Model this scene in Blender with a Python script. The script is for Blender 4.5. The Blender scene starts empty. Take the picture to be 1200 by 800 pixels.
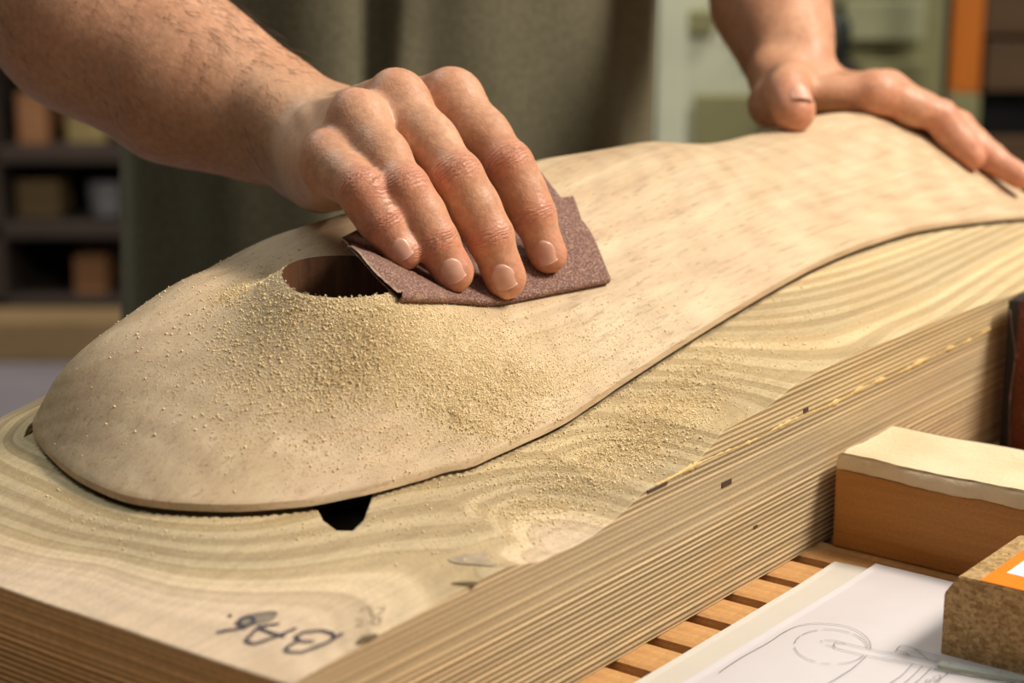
import bpy, bmesh, math, random
import numpy as np
from mathutils import Vector, Matrix

# ------------------------------------------------------------------ camera, world, lights, exposure
FPX = 2261.0; CH = 0.305                       # focal length in pixels of a 1200 px wide frame, camera height over the bench
PIT = math.atan(580 / FPX); CP, SP = math.cos(PIT), math.sin(PIT)
CAM = np.array([0, 0, CH])
scn = bpy.context.scene
col = scn.collection
cam_d = bpy.data.cameras.new('camera'); cam = bpy.data.objects.new('camera', cam_d); col.objects.link(cam)
cam.location = CAM; cam.rotation_euler = (math.pi / 2 - PIT, 0, 0)
cam_d.sensor_width = 36; cam_d.lens = 36 * FPX / 1200; cam_d.clip_start = .02
cam_d.dof.use_dof = True; cam_d.dof.focus_distance = .80; cam_d.dof.aperture_fstop = 8.0
scn.camera = cam
vs = scn.view_settings
vs.view_transform = 'Standard'; vs.look = 'None'; vs.gamma = 1; vs.use_curve_mapping = False; vs.exposure = 0.17
wd = bpy.data.worlds.new('World'); scn.world = wd; wd.use_nodes = True
wd.node_tree.nodes['Background'].inputs[0].default_value = (.84, .85, .80, 1)
wd.node_tree.nodes['Background'].inputs[1].default_value = .12

def area_light(name, loc, target, size, power, color):
    d = bpy.data.lights.new(name, 'AREA'); d.shape = 'RECTANGLE'; d.size = size[0]; d.size_y = size[1]
    d.energy = power; d.color = color
    o = bpy.data.objects.new(name, d); col.objects.link(o); o.location = loc
    o.rotation_euler = (Vector(target) - Vector(loc)).to_track_quat('-Z', 'Y').to_euler()
    return o
area_light('warm_workshop_lamp', (1.20, .72, 1.34), (.10, .95, .1), (.60, .45), 41, (1, .90, .77))
area_light('cool_ceiling_light', (-1.0, 1.9, 1.8), (-.1, .9, .1), (1.2, .6), 12, (.90, .98, .92))
area_light('ceiling_light', (.2, -.3, 2.3), (.1, 1, 0), (1.6, 1.0), 5, (.95, .97, .92))
area_light('far_fill_light', (-1.4, 3.6, 2.3), (-1.4, 4.2, -.8), (1.6, .5), 70, (1, .92, .84))  # added fill without a fixture, brightens the rack and floor behind
area_light('far_fill_light', (1.5, 2.5, 2.3), (1.3, 3.6, 0), (1.2, .5), 30, (1, .96, .84))  # second added fill, brightens the background on the right

# ------------------------------------------------------------------ pixels to places
_L = np.array([.607, .794, 0.]); _L /= np.linalg.norm(_L); _W = np.array([-_L[1], _L[0], 0.])
def ray(x, y):
    u = (x - 600) / FPX; v = (400 - y) / FPX
    return np.array([u, CP + v * SP, -SP + v * CP])
def at_depth(x, y, d): return CAM + d * ray(x, y)
def on_plane_z(x, y, z=0.):
    d = ray(x, y); return CAM + d * ((z - CH) / d[2])
ORG = on_plane_z(680, 797)
def to_sw(P):
    q = np.asarray(P) - ORG; return np.array([q @ _L, q @ _W, P[2]])
def from_sw(s, w, z): return ORG + s * _L + w * _W + np.array([0, 0, z])
def at_w(x, y, w):
    d = ray(x, y); return to_sw(CAM + d * (((ORG + w * _W - CAM) @ _W) / (d @ _W)))
def at_s(x, y, s):
    d = ray(x, y); return to_sw(CAM + d * (((ORG + s * _L - CAM) @ _L) / (d @ _L)))
def at_z(x, y, z): return to_sw(on_plane_z(x, y, z))
SWROT = math.atan2(_L[1], _L[0])
def project(P):
    q = np.asarray(P) - CAM
    dep = q[1] * CP - q[2] * SP; up = q[1] * SP + q[2] * CP
    return 600 + FPX * q[0] / dep, 400 - FPX * up / dep, dep

# ------------------------------------------------------------------ object helpers
def tag(o, label=None, cat=None, group=None, kind=None):
    if label: o['label'] = label
    if cat: o['category'] = cat
    if group: o['group'] = group
    if kind: o['kind'] = kind
    return o
def mesh_obj(name, verts, faces, mat, parent=None, smooth=False, loc=None, rotz=None):
    me = bpy.data.meshes.new(name)
    me.from_pydata([tuple(map(float, v)) for v in verts], [], [tuple(map(int, f)) for f in faces]); me.update()
    return data_obj(name, me, mat, parent, smooth, loc, rotz)
def data_obj(name, me, mat, parent=None, smooth=False, loc=None, rotz=None):
    if mat is not None:
        me.materials.clear(); me.materials.append(mat)
    if smooth: me.polygons.foreach_set('use_smooth', [True] * len(me.polygons))
    o = bpy.data.objects.new(name, me); col.objects.link(o)
    if loc is not None: o.location = loc
    if rotz is not None: o.rotation_euler = (0, 0, rotz)
    if parent is not None: o.parent = parent
    return o
def empty(name, loc=(0, 0, 0), rotz=0):
    o = bpy.data.objects.new(name, None); col.objects.link(o); o.location = loc; o.rotation_euler = (0, 0, rotz)
    o.empty_display_size = .05
    return o
def bm_obj(name, bm, mat, parent=None, smooth=False, loc=None, rotz=None):
    me = bpy.data.meshes.new(name); bm.normal_update(); bm.to_mesh(me); bm.free()
    return data_obj(name, me, mat, parent, smooth, loc, rotz)
def box_bm(size, center=(0, 0, 0), bev=0., seg=2, bm=None):
    b = bm or bmesh.new()
    r = bmesh.ops.create_cube(b, size=1)
    bmesh.ops.scale(b, vec=size, verts=r['verts']); bmesh.ops.translate(b, vec=center, verts=r['verts'])
    if bev > 0:
        es = list({e for v in r['verts'] for e in v.link_edges})
        bmesh.ops.bevel(b, geom=es, offset=bev, segments=seg, affect='EDGES', profile=.6)
    return b

# ------------------------------------------------------------------ materials
class NT:
    """small helper around a material node tree"""
    def __init__(s, name):
        s.m = bpy.data.materials.new(name); s.m.use_nodes = True; s.t = s.m.node_tree
        s.b = s.t.nodes['Principled BSDF']
    def n(s, typ, **kw):
        nd = s.t.nodes.new(typ)
        for k, v in kw.items():
            if k in nd.inputs.keys() if not hasattr(nd, k) else False: nd.inputs[k].default_value = v
            else: setattr(nd, k, v)
        return nd
    def link(s, a, b): s.t.links.new(a, b)
    def coord(s, kind='Object', scale=(1, 1, 1), rot=(0, 0, 0), loc=(0, 0, 0)):
        tc = s.n('ShaderNodeTexCoord'); mp = s.n('ShaderNodeMapping')
        mp.inputs['Scale'].default_value = scale; mp.inputs['Rotation'].default_value = rot; mp.inputs['Location'].default_value = loc
        s.link(tc.outputs[kind], mp.inputs[0]); return mp.outputs[0]
    def noise(s, vec, scale, detail=4, rough=.55, dist=0):
        nd = s.n('ShaderNodeTexNoise'); s.link(vec, nd.inputs['Vector'])
        nd.inputs['Scale'].default_value = scale; nd.inputs['Detail'].default_value = detail
        nd.inputs['Roughness'].default_value = rough; nd.inputs['Distortion'].default_value = dist
        return nd.outputs[0]
    def ramp(s, fac, stops, interp='LINEAR'):
        nd = s.n('ShaderNodeValToRGB'); cr = nd.color_ramp; cr.interpolation = interp
        while len(cr.elements) < len(stops): cr.elements.new(.5)
        for e, (p, c) in zip(cr.elements, stops):
            e.position = p; e.color = (c, c, c, 1) if isinstance(c, (int, float)) else (*c, 1)
        s.link(fac, nd.inputs[0]); return nd.outputs[0]
    def mix(s, fac, a, b, mode='MIX'):
        nd = s.n('ShaderNodeMix'); nd.data_type = 'RGBA'; nd.blend_type = mode
        for i, v in ((0, fac), (6, a), (7, b)):
            if hasattr(v, 'is_output'): s.link(v, nd.inputs[i])
            elif i == 0: nd.inputs[0].default_value = v
            else: nd.inputs[i].default_value = (*v, 1)
        return nd.outputs[2]
    def math(s, op, a, b=None, clamp=False):
        nd = s.n('ShaderNodeMath'); nd.operation = op; nd.use_clamp = clamp
        for i, v in ((0, a), (1, b)):
            if v is None: continue
            if hasattr(v, 'is_output'): s.link(v, nd.inputs[i])
            else: nd.inputs[i].default_value = v
        return nd.outputs[0]
    def sep(s, vec):
        nd = s.n('ShaderNodeSeparateXYZ'); s.link(vec, nd.inputs[0]); return nd.outputs
    def attr(s, name):
        nd = s.n('ShaderNodeAttribute'); nd.attribute_name = name; return nd.outputs
    def bump(s, h, strength=.3, dist=.001, prev=None):
        nd = s.n('ShaderNodeBump'); nd.inputs['Strength'].default_value = strength; nd.inputs['Distance'].default_value = dist
        s.link(h, nd.inputs['Height'])
        if prev is not None: s.link(prev, nd.inputs['Normal'])
        return nd.outputs[0]
    def out(s, color=None, rough=.6, normal=None, spec=.5, **kw):
        if color is not None:
            if hasattr(color, 'is_output'): s.link(color, s.b.inputs['Base Color'])
            else: s.b.inputs['Base Color'].default_value = (*color, 1)
        if hasattr(rough, 'is_output'): s.link(rough, s.b.inputs['Roughness'])
        else: s.b.inputs['Roughness'].default_value = rough
        if normal is not None: s.link(normal, s.b.inputs['Normal'])
        s.b.inputs['Specular IOR Level'].default_value = spec
        for k, v in kw.items(): s.b.inputs[k.replace('_', ' ')].default_value = v
        return s.m
def srgb(r, g, b):
    f = lambda c: (c / 255 / 12.92) if c / 255 <= .04045 else ((c / 255 + .055) / 1.055) ** 2.4
    return f(r), f(g), f(b)
def plain(name, c, rough=.7, amount=.18, scale=20, bump=.1, **kw):
    m = NT(name); v = m.coord(); nz = m.noise(v, scale)
    lo = tuple(x * (1 - amount) for x in c); hi = tuple(min(1, x * (1 + amount)) for x in c)
    return m.out(m.ramp(nz, [(.3, lo), (.7, hi)]), rough, m.bump(m.noise(v, scale * 8), bump, .002), **kw)
# ------------------------------------------------------------------ the shell and form surfaces (s along the form, w across it, z up)
class Spline2:
    """thin plate spline through scattered (s, w, z)"""
    def __init__(self, pts, lam=1e-7):
        p = np.array(pts, float); self.c = p[:, :2].copy(); n = len(p)
        K = self.k(self.c, self.c) + lam * np.eye(n)
        P = np.hstack([np.ones((n, 1)), self.c])
        A = np.block([[K, P], [P.T, np.zeros((3, 3))]])
        self.x = np.linalg.solve(A, np.concatenate([p[:, 2], np.zeros(3)]))
    @staticmethod
    def k(a, b):
        r2 = ((a[:, None, :] - b[None]) ** 2).sum(-1) + 1e-12
        return .5 * r2 * np.log(r2)
    def __call__(self, q):
        q = np.asarray(q, float).reshape(-1, 2); out = np.empty(len(q))
        for i in range(0, len(q), 20000):
            qq = q[i:i + 20000]
            out[i:i + 20000] = self.k(qq, self.c) @ self.x[:-3] + self.x[-3] + qq @ self.x[-2:]
        return out
def catmull(pts, n, closed=False):
    P = np.array(pts, float); m = len(P); out = []
    seg = m if closed else m - 1
    for i in range(seg):
        if closed: a, b, c, d = P[(i - 1) % m], P[i], P[(i + 1) % m], P[(i + 2) % m]
        else: a, b, c, d = P[max(i - 1, 0)], P[i], P[i + 1], P[min(i + 2, m - 1)]
        for t in np.linspace(0, 1, n, endpoint=False):
            out.append(.5 * ((2 * b) + (c - a) * t + (2 * a - 5 * b + 4 * c - d) * t * t + (3 * b - a - 3 * c + d) * t ** 3))
    if not closed: out.append(P[-1])
    return np.array(out)
def resample(P, n, closed=False):
    P = np.array(P, float); Q = np.vstack([P, P[:1]]) if closed else P
    d = np.concatenate([[0], np.cumsum(np.linalg.norm(np.diff(Q, axis=0), axis=1))])
    t = np.linspace(0, d[-1], n + 1)[:-1] if closed else np.linspace(0, d[-1], n)
    return np.stack([np.interp(t, d, Q[:, k]) for k in range(Q.shape[1])], 1)

front = [at_z(*q) for q in [(38, 497, .075), (60, 530, .073), (100, 560, .072), (160, 582, .072), (250, 590, .072), (340, 586, .071), (420, 573, .070),
        (508, 550, .0705), (560, 534.5, .0720), (610, 513, .0737), (660, 489, .0760), (700, 463, .0785), (740, 436, .0820), (820, 385, .0910), (900, 337, .100),
        (960, 305, .105), (1020, 281, .107), (1090, 262, .106), (1200, 250, .097)]]
endedge = [at_w(*q) for q in [(1200, 225, .066), (1130, 185, .092), (1090, 152, .112), (1060, 142, .122), (975, 132, .136)]]
back = [(.385, .165, .1465), (.345, .195, .136), (.28, .230, .122), (.2, .258, .108), (.12, .274, .094), (.05, .279, .083), (-.01, .262, .076), (-.045, .247, .075)]
tipend = [(.56, .043, .088), (.575, .045, .088), (.565, .052, .092)]
outline3 = catmull(front + tipend + endedge + back, 12, True)          # shell outline in (s, w, z)
outline3 = resample(outline3, 420, True)
crest = [at_w(*q) for q in [(60, 452, .222), (130, 385, .212), (220, 326, .208), (330, 277, .207), (400, 253, .205), (500, 221, .195), (640, 186, .175), (760, 166, .160), (880, 158, .146), (930, 150, .140)]]
hc = at_depth(398, 325, .78); hn = np.array([.06, -.15, 1.])
def on_hole_plane(x, y):
    d = ray(x, y); return to_sw(CAM + d * ((hn @ (hc - CAM)) / (hn @ d)))
rim3 = [on_hole_plane(*q) for q in [(330, 322), (345, 306), (380, 300), (420, 300), (455, 310), (468, 328), (450, 344), (400, 349), (350, 342)]]
rim3 = resample(catmull(rim3, 16, True), 420, True)
def outline_dist(q):
    d = np.full(len(q), 1e9); O2 = outline3[:, :2]
    for i in range(0, len(q), 20000):
        d[i:i + 20000] = np.sqrt(((q[i:i + 20000, None, :] - O2[None]) ** 2).sum(-1)).min(1)
    return d
shell_pts = [tuple(p) for p in outline3[::4]] + [tuple(p) for p in crest] + [tuple(p) for p in rim3[::30]]
shell_pts += [(c[0] + .006, c[1] + .018, c[2] - (.016, .011, .0085)[i]) for i, c in enumerate(crest[:3])]
shell_pts += [(c[0], c[1] + .022, c[2] - .0085) for c in crest[3:9]]
hole_c = rim3[:, :2].mean(0)
for i in range(0, 420, 42):                                            # the hole sits on a small cone
    r = rim3[i]; d = (r[:2] - hole_c) / np.linalg.norm(r[:2] - hole_c); fl = max(0., -(d @ np.array([.80, .60])))                       # 1 towards the blunt end and the near edge
    drop = .0105 + .0085 * fl
    p = r[:2] + d * .017
    if d @ np.array([.45, -.9]) < .75: shell_pts.append((p[0], p[1], r[2] - drop))
    p = r[:2] + d * .034
    if fl > .35 and outline_dist(p[None])[0] > .030: shell_pts.append((p[0], p[1], r[2] - .0215 - .0105 * fl))
shell_pts += [at_w(235, 470, .130), at_w(330, 480, .105), at_w(160, 480, .160), at_w(450, 470, .092)][:0]
shell_z = Spline2(shell_pts, 8e-6)

# form: follows the shell underneath, runs out to the cut faces of the block
F_S0 = at_w(340, 803, 0)[0]; F_S1 = .60; F_W1 = .300
trace = [at_w(*q, 0) for q in [(345, 800), (400, 769), (460, 735), (530, 698), (600, 663), (640, 655), (660, 640), (700, 608), (740, 580), (800, 545), (830, 520), (870, 487),
        (960, 435), (1010, 410), (1060, 392), (1120, 368), (1178, 348)]]
form_pts = [(p[0], p[1], p[2] - .0049) for p in outline3[::5]]
form_pts += [tuple(p) for p in trace] + [(.46, 0, .0765), (.54, 0, .074), (.6, 0, .072)]
form_pts += [(F_S0, w, .0535 - .0003 * i) for i, w in enumerate((.03, .07, .1, .14, .18))] + [(F_S0, .22, .053), (F_S0, .27, .045), (F_S0, .345, .02)]
form_pts += [(-.11, .03, .0555), (-.13, .07, .0553), (-.125, .12, .057), (-.06, .035, .0585), (-.02, .035, .0615)]
form_pts += [at_z(0, 494, .064), (-.10, .290, .045), (-.10, .320, .03), (-.06, .30, .05)]
form_pts += [(-.06, .345, .02), (0, .345, .04), (.1, .345, .045), (.2, .345, .04), (.3, .345, .03), (.4, .345, .02), (.5, .345, .02), (.6, .345, .02), (.6, .2, .045), (.6, .1, .075), (.42, .23, .085), (.35, .265, .080)]
inner = []
cen = outline3[:, :2].mean(0)
form_z0 = Spline2(form_pts, 1e-6)
def inside(poly, q):
    x, y = q[:, 0], q[:, 1]; r = np.zeros(len(q), bool); j = len(poly) - 1
    for i in range(len(poly)):
        xi, yi = poly[i]; xj, yj = poly[j]
        c = ((yi > y) != (yj > y)) & (x < (xj - xi) * (y - yi) / (yj - yi + 1e-15) + xi); r ^= c; j = i
    return r
hole_c = rim3[:, :2].mean(0)
# ball-cutter scoops that break through the long cut face
scoops = []
for (x, y, z, r, deep) in [(664, 590, .0625, .034, .0062), (762, 530, .069, .030, .0045), (850, 470, .077, .030, .0035)]:
    c = at_z(x, y, z); scoops.append((c[0], c[1], r, deep))
def form_z(q, pit=True):
    q = np.asarray(q, float).reshape(-1, 2)
    z = form_z0(q)
    ins = inside(outline3[:, :2], q)
    if ins.any():
        d = outline_dist(q[ins]); zs = shell_z(q[ins]) - .0049
        z[ins] = zs - np.clip(d / .006, 0, 1) * .007
        if pit:
            hd = np.linalg.norm(q[ins] - hole_c, axis=1)
            z[ins] -= .045 * np.clip((.05 - hd) / .012, 0, 1)
    for cs, cw, r, deep in scoops:
        d = np.sqrt((q[:, 0] - cs) ** 2 + ((q[:, 1] - cw) * .62) ** 2)
        cut = z - deep * (1 - (d / r) ** 2) * (1 - np.clip((q[:, 1] - .040) / .024, 0, 1))
        z = np.where(ins, z, np.minimum(z, cut))
    return z
def shell_hit(x, y, lift=0.):
    """depth at which a pixel's ray meets the shell's upper surface (raised by lift)"""
    d = ray(x, y); lo, hi = .64, 1.25; n = 150
    for _ in range(3):
        ds = np.linspace(lo, hi, n); P = CAM + ds[:, None] * d
        q = np.stack([(P - ORG) @ _L, (P - ORG) @ _W], 1)
        ok = (P[:, 2] < shell_z(q) + lift) & inside(outline3[::3, :2], q)
        if not ok.any(): return None
        i = int(np.argmax(ok)); lo, hi = ds[max(i - 1, 0)], ds[i]; n = 12
    return hi
FLOOR_Z = -.86
M = {}
def mats():
    # skin
    m = NT('skin'); v = m.coord(); red = m.attr('red')[2]; dust = m.attr('dust')[2]
    base = m.mix(m.ramp(m.noise(v, 28, 5, .6), [(.3, 0), (.7, 1)]), srgb(188, 136, 104), srgb(208, 160, 128))
    base = m.mix(m.math('MULTIPLY', red, .55), base, srgb(204, 120, 96))
    mott = m.ramp(m.noise(v, 320, 3, .6), [(.35, .86), (.65, 1.08)])
    base = m.mix(1, base, mott, 'MULTIPLY')
    dm = m.math('MULTIPLY', dust, m.ramp(m.noise(v, 500, 3, .7), [(.35, 0), (.7, .75)]))
    base = m.mix(dm, base, srgb(200, 180, 150))
    vor = m.n('ShaderNodeTexVoronoi'); vor.inputs['Scale'].default_value = 700; m.link(v, vor.inputs['Vector'])
    ca = m.attr('crease_a')[2]; cm = m.attr('crease_m')[2]
    wob = m.math('MULTIPLY', m.noise(v, 330, 3, .6), 2.6); ph = m.math('MULTIPLY', m.math('ADD', ca, wob), 2 * math.pi / 1.9)
    wv_ = m.math('POWER', m.math('ADD', m.math('MULTIPLY', m.math('SINE', ph), .5), .5), .6); cre = m.math('MULTIPLY', m.math('MULTIPLY', wv_, cm), m.ramp(m.noise(v, 260, 2), [(.3, .4), (.6, 1)]))
    base = m.mix(m.math('MULTIPLY', m.math('SUBTRACT', cm, cre, True), .22), base, srgb(160, 100, 80))
    nb = m.bump(cre, .6, .0008); nb = m.bump(vor.outputs['Distance'], .22, .0004, nb); nb = m.bump(m.noise(v, 900, 3), .25, .0003, nb)
    M['skin'] = m.out(base, m.ramp(m.noise(v, 120), [(.3, .40), (.7, .56)]), nb, .45, Subsurface_Weight=.12, Subsurface_Scale=.004)
    m.b.inputs['Subsurface Radius'].default_value = (1, .35, .18)
    m = NT('nail'); v = m.coord()
    M['nail'] = m.out(m.ramp(m.noise(v, 160), [(.3, srgb(202, 148, 126)), (.7, srgb(214, 168, 148))]), .30, m.bump(m.noise(v, 600), .05, .0003), .5, Subsurface_Weight=.1, Subsurface_Scale=.002)
    M['hair'] = plain('hair', srgb(70, 46, 28), .6)
    M['shirt'] = fabric('shirt_cloth', srgb(58, 66, 48), 380)
    M['apron'] = fabric('apron_cloth', srgb(108, 103, 83), 300)
    M['trousers'] = fabric('trouser_cloth', srgb(40, 44, 48), 300)
    M['shoe'] = plain('shoe_leather', srgb(50, 36, 28), .5)
def fabric(name, c, sc):
    m = NT(name); v = m.coord(); n1 = m.noise(v, 7, 4, .6); n2 = m.noise(v, sc, 2, .7)
    cc = m.mix(n1, tuple(x * .72 for x in c), tuple(x * 1.25 for x in c)); cc = m.mix(1, cc, m.ramp(n2, [(.3, .75), (.7, 1.15)]), 'MULTIPLY')
    return m.out(cc, .9, m.bump(n2, .3, .0008), .2)
mats()
# ------------------------------------------------------------------ wood materials
def ply(name, pale, dark, lo=None, hi=None):
    """laminated veneers: the plies are level sheets, so every cut shows them as contours of height"""
    m = NT(name); v = m.coord(); x, y, z = m.sep(v)[:3]
    warp = m.math('MULTIPLY', m.math('SUBTRACT', m.noise(m.coord(scale=(5, 9, 30)), 1, 3, .6), .5), .0012)
    zz = m.math('ADD', z, warp)
    # ply thickness varies a little from sheet to sheet
    zw = m.math('ADD', zz, m.math('MULTIPLY', m.noise(m.coord(scale=(.2, .2, 260)), 1, 1), .0016))
    layer = m.math('MULTIPLY', zw, 1 / .0023)
    cell = m.math('FLOOR', layer); frac = m.math('FRACT', layer)
    wn = m.n('ShaderNodeTexWhiteNoise'); wn.noise_dimensions = '1D'; m.link(cell, wn.inputs['W'])
    stripe = m.ramp(frac, [(.0, 0), (.06, .9), (.46, 1), (.54, .12), (.94, 0), (1, 0)])
    # grain running along the form, grain fuzz on cross plies
    g1 = m.noise(m.coord(scale=(14, 300, 330)), 1, 4, .6); g2 = m.noise(m.coord(scale=(700, 700, 900)), 1, 3, .7)
    col_ = m.mix(stripe, dark, pale)
    soft = m.ramp(zz, [(.0, 1), (.0365, 1), (.0385, .35), (.0545, .30), (.0575, .9), (1, .9)])     # a few thick sheets in the middle of the stack
    mean = tuple((a * .62 + b * .38) for a, b in zip(pale, dark))
    geo = m.n('ShaderNodeNewGeometry'); nz_ = m.math('ABSOLUTE', m.sep(geo.outputs['True Normal'])[2])
    soft = m.math('MULTIPLY', soft, m.ramp(nz_, [(.2, 1), (.6, .38)]))     # end grain shows on upright cuts, less on the carved top
    col_ = m.mix(soft, mean, col_)
    face = m.math('MULTIPLY', m.ramp(nz_, [(.5, 0), (.8, 1)]), m.ramp(zz, [(.0, 1), (.0555, 1), (.0570, 0), (1, 0)]))
    col_ = m.mix(m.math('MULTIPLY', face, .75), col_, srgb(226, 200, 174))      # the face sheet left flat at the corner
    col_ = m.mix(1, col_, m.ramp(wn.outputs[0], [(0, .80), (1, 1.14)]), 'MULTIPLY')
    col_ = m.mix(1, col_, m.ramp(g1, [(.3, .88), (.7, 1.08)]), 'MULTIPLY')
    col_ = m.mix(1, col_, m.ramp(g2, [(.3, .86), (.7, 1.1)]), 'MULTIPLY')
    fin = m.math('FRACT', m.math('MULTIPLY', zw, 1 / .00082)); col_ = m.mix(1, col_, m.ramp(fin, [(0, .93), (.3, 1.03), (.6, 1.03), (1, .93)]), 'MULTIPLY')
    blot = m.ramp(m.noise(v, 16, 5, .65), [(.52, 0), (.75, .35)])
    col_ = m.mix(blot, col_, tuple(c * .82 for c in srgb(190, 150, 95)))
    nb = m.bump(stripe, .25, .0004); nb = m.bump(g2, .35, .0005, nb); nb = m.bump(g1, .25, .0004, nb)
    return m.out(col_, .72, nb, .3)
def beech(name):
    m = NT(name); v = m.coord()
    g = m.noise(m.coord(scale=(7, 150, 150)), 1, 5, .6); pores = m.noise(m.coord(scale=(20, 760, 760)), 1, 2, .5)
    wv = m.n('ShaderNodeTexWave'); wv.wave_type = 'RINGS'; wv.rings_direction = 'X'
    m.link(m.coord(scale=(1, 1, 1), rot=(0, .12, .05), loc=(0, -.16, .02)), wv.inputs['Vector'])
    wv.inputs['Scale'].default_value = 46; wv.inputs['Distortion'].default_value = 3; wv.inputs['Detail'].default_value = 2; wv.inputs['Detail Scale'].default_value = .7
    c = m.ramp(g, [(.28, srgb(180, 156, 126)), (.72, srgb(214, 191, 159))])
    c = m.mix(m.math('MULTIPLY', wv.outputs['Fac'], .36), c, srgb(172, 140, 106))
    c = m.mix(m.ramp(pores, [(.31, .6), (.41, 0)]), c, srgb(140, 108, 74))
    c = m.mix(m.ramp(m.noise(v, 9, 4, .6), [(.35, 0), (.75, .3)]), c, srgb(210, 172, 138))
    gl = m.noise(m.coord(scale=(9, 480, 480), rot=(0, 0, .06)), 1, 3, .6); c = m.mix(1, c, m.ramp(gl, [(.30, .90), (.5, 1.0), (.7, 1.04)]), 'MULTIPLY')
    rg = m.n('ShaderNodeTexWave'); rg.wave_type = 'RINGS'; rg.rings_direction = 'X'; m.link(m.coord(rot=(0, .3, 0), loc=(0, -.16, .05)), rg.inputs['Vector'])
    rg.inputs['Scale'].default_value = 62; rg.inputs['Distortion'].default_value = 1.5; rg.inputs['Detail'].default_value = 2
    c = m.mix(1, c, m.ramp(rg.outputs['Fac'], [(0, .93), (.6, 1.02), (1, 1.02)]), 'MULTIPLY')
    fine = m.noise(v, 1400, 2)
    # a skin of sanding dust, patchy
    dust = m.ramp(m.noise(v, 60, 6, .7), [(.42, 0), (.75, .5)])
    c = m.mix(dust, c, srgb(206, 184, 146))
    dc = m.attr('dust_coat')[2]; dcn = m.math('MULTIPLY', dc, m.ramp(m.noise(v, 700, 4, .7), [(.30, .35), (.55, 1)]), True)
    c = m.mix(dcn, c, srgb(222, 203, 162))
    nb = m.bump(pores, .25, .0003); nb = m.bump(fine, .25, .0003, nb); nb = m.bump(m.math('MULTIPLY', dcn, m.noise(v, 900, 4, .7)), .8, .0012, nb)
    return m.out(c, .55, nb, .35)
def timber(name, a, b, stretch=(8, 130, 130), rings=.0, rough=.6, fine=.2):
    m = NT(name); v = m.coord(); g = m.noise(m.coord(scale=stretch), 1, 5, .62, .4)
    c = m.ramp(g, [(.28, a), (.72, b)])
    if rings:
        wv = m.n('ShaderNodeTexWave'); wv.bands_direction = 'Z'; m.link(m.coord(scale=(.12, .6, 1)), wv.inputs['Vector'])
        wv.inputs['Scale'].default_value = rings; wv.inputs['Distortion'].default_value = 5; wv.inputs['Detail'].default_value = 3
        c = m.mix(m.math('MULTIPLY', wv.outputs['Fac'], .28), c, tuple(x * .62 for x in a))
    nz = m.noise(v, 700, 3)
    c = m.mix(1, c, m.ramp(nz, [(.3, .9), (.7, 1.07)]), 'MULTIPLY')
    return m.out(c, rough, m.bump(nz, fine, .0005, m.bump(g, .25, .0006)), .35)
def chipboard(name):
    m = NT(name); v = m.coord()
    vor = m.n('ShaderNodeTexVoronoi'); vor.inputs['Scale'].default_value = 420; vor.inputs['Randomness'].default_value = 1
    m.link(m.coord(scale=(1, 1, 1.6)), vor.inputs['Vector'])
    bw = m.n('ShaderNodeRGBToBW'); m.link(vor.outputs['Color'], bw.inputs[0])
    n1 = m.noise(v, 620, 5, .75)
    c = m.mix(m.ramp(bw.outputs[0], [(.2, 0), (.8, 1)]), srgb(162, 130, 84), srgb(204, 170, 120))
    c = m.mix(m.ramp(n1, [(.50, 0), (.66, .7)]), c, srgb(100, 72, 40))
    return m.out(c, .8, m.bump(n1, .8, .0012), .25)
def grit(name, base, spark):
    m = NT(name); v = m.coord(); n1 = m.noise(v, 1150, 2, .8); n2 = m.noise(v, 40, 4)
    c = m.mix(m.ramp(n2, [(.3, 0), (.7, 1)]), tuple(x * .75 for x in base), base)
    c = m.mix(m.ramp(n1, [(.50, 0), (.64, .9)]), c, spark)
    c = m.mix(m.ramp(m.noise(v, 90, 5, .7), [(.58, 0), (.78, .6)]), c, srgb(196, 160, 118))
    return m.out(c, .75, m.bump(n1, .9, .0007), .4)
def felt(name):
    m = NT(name); v = m.coord(); n1 = m.noise(v, 240, 6, .7); n2 = m.noise(v, 30, 4)
    c = m.ramp(n2, [(.3, srgb(214, 190, 152)), (.7, srgb(230, 208, 174))])
    return m.out(c, .95, m.bump(n1, .6, .0015), .1, Sheen_Weight=.2)
def emit_free(name, c, rough=.6): 
    m = NT(name); v = m.coord(); n1 = m.noise(v, 60)
    return m.out(m.mix(n1, tuple(x * .95 for x in c), tuple(min(1, x * 1.03) for x in c)), rough, m.bump(m.noise(v, 900), .12, .0003), .3)

M['ply_low'] = ply('laminated_ply_lower', srgb(220, 199, 162), srgb(134, 109, 71))
M['ply_up'] = ply('laminated_ply_upper', srgb(220, 199, 158), srgb(146, 119, 76))
M['beech'] = beech('sanded_beech')
M['hole'] = timber('shaded_inner_wood', srgb(66, 40, 24), srgb(104, 68, 42), (200, 200, 12))  # brown hole wall, its colour darkened to paint in the shade inside
M['slat'] = timber('larch_slat', srgb(180, 128, 76), srgb(216, 168, 110), (150, 9, 150), 240)
M['rail'] = timber('bench_rail', srgb(150, 104, 60), srgb(180, 130, 80))
M['pine'] = timber('orange_pine', srgb(166, 108, 48), srgb(190, 132, 66), (120, 6, 200), 330, .55)
M['felt'] = felt('wool_felt'); M['chip'] = chipboard('chipboard')
M['orange'] = emit_free('orange_label', srgb(232, 128, 24), .5); M['white'] = emit_free('white_label', srgb(236, 234, 232), .5)
M['paper'] = emit_free('drawing_paper', srgb(200, 194, 197), .8); M['paper2'] = emit_free('cream_paper', srgb(200, 193, 182), .8)
M['ink'] = plain('drawing_ink', srgb(70, 66, 70), .8); M['marker'] = plain('marker_ink', srgb(58, 54, 70), .7, .3, 300)
M['pencil'] = plain('pencil_mark', srgb(168, 150, 126), .8, .15, 400)
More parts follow.
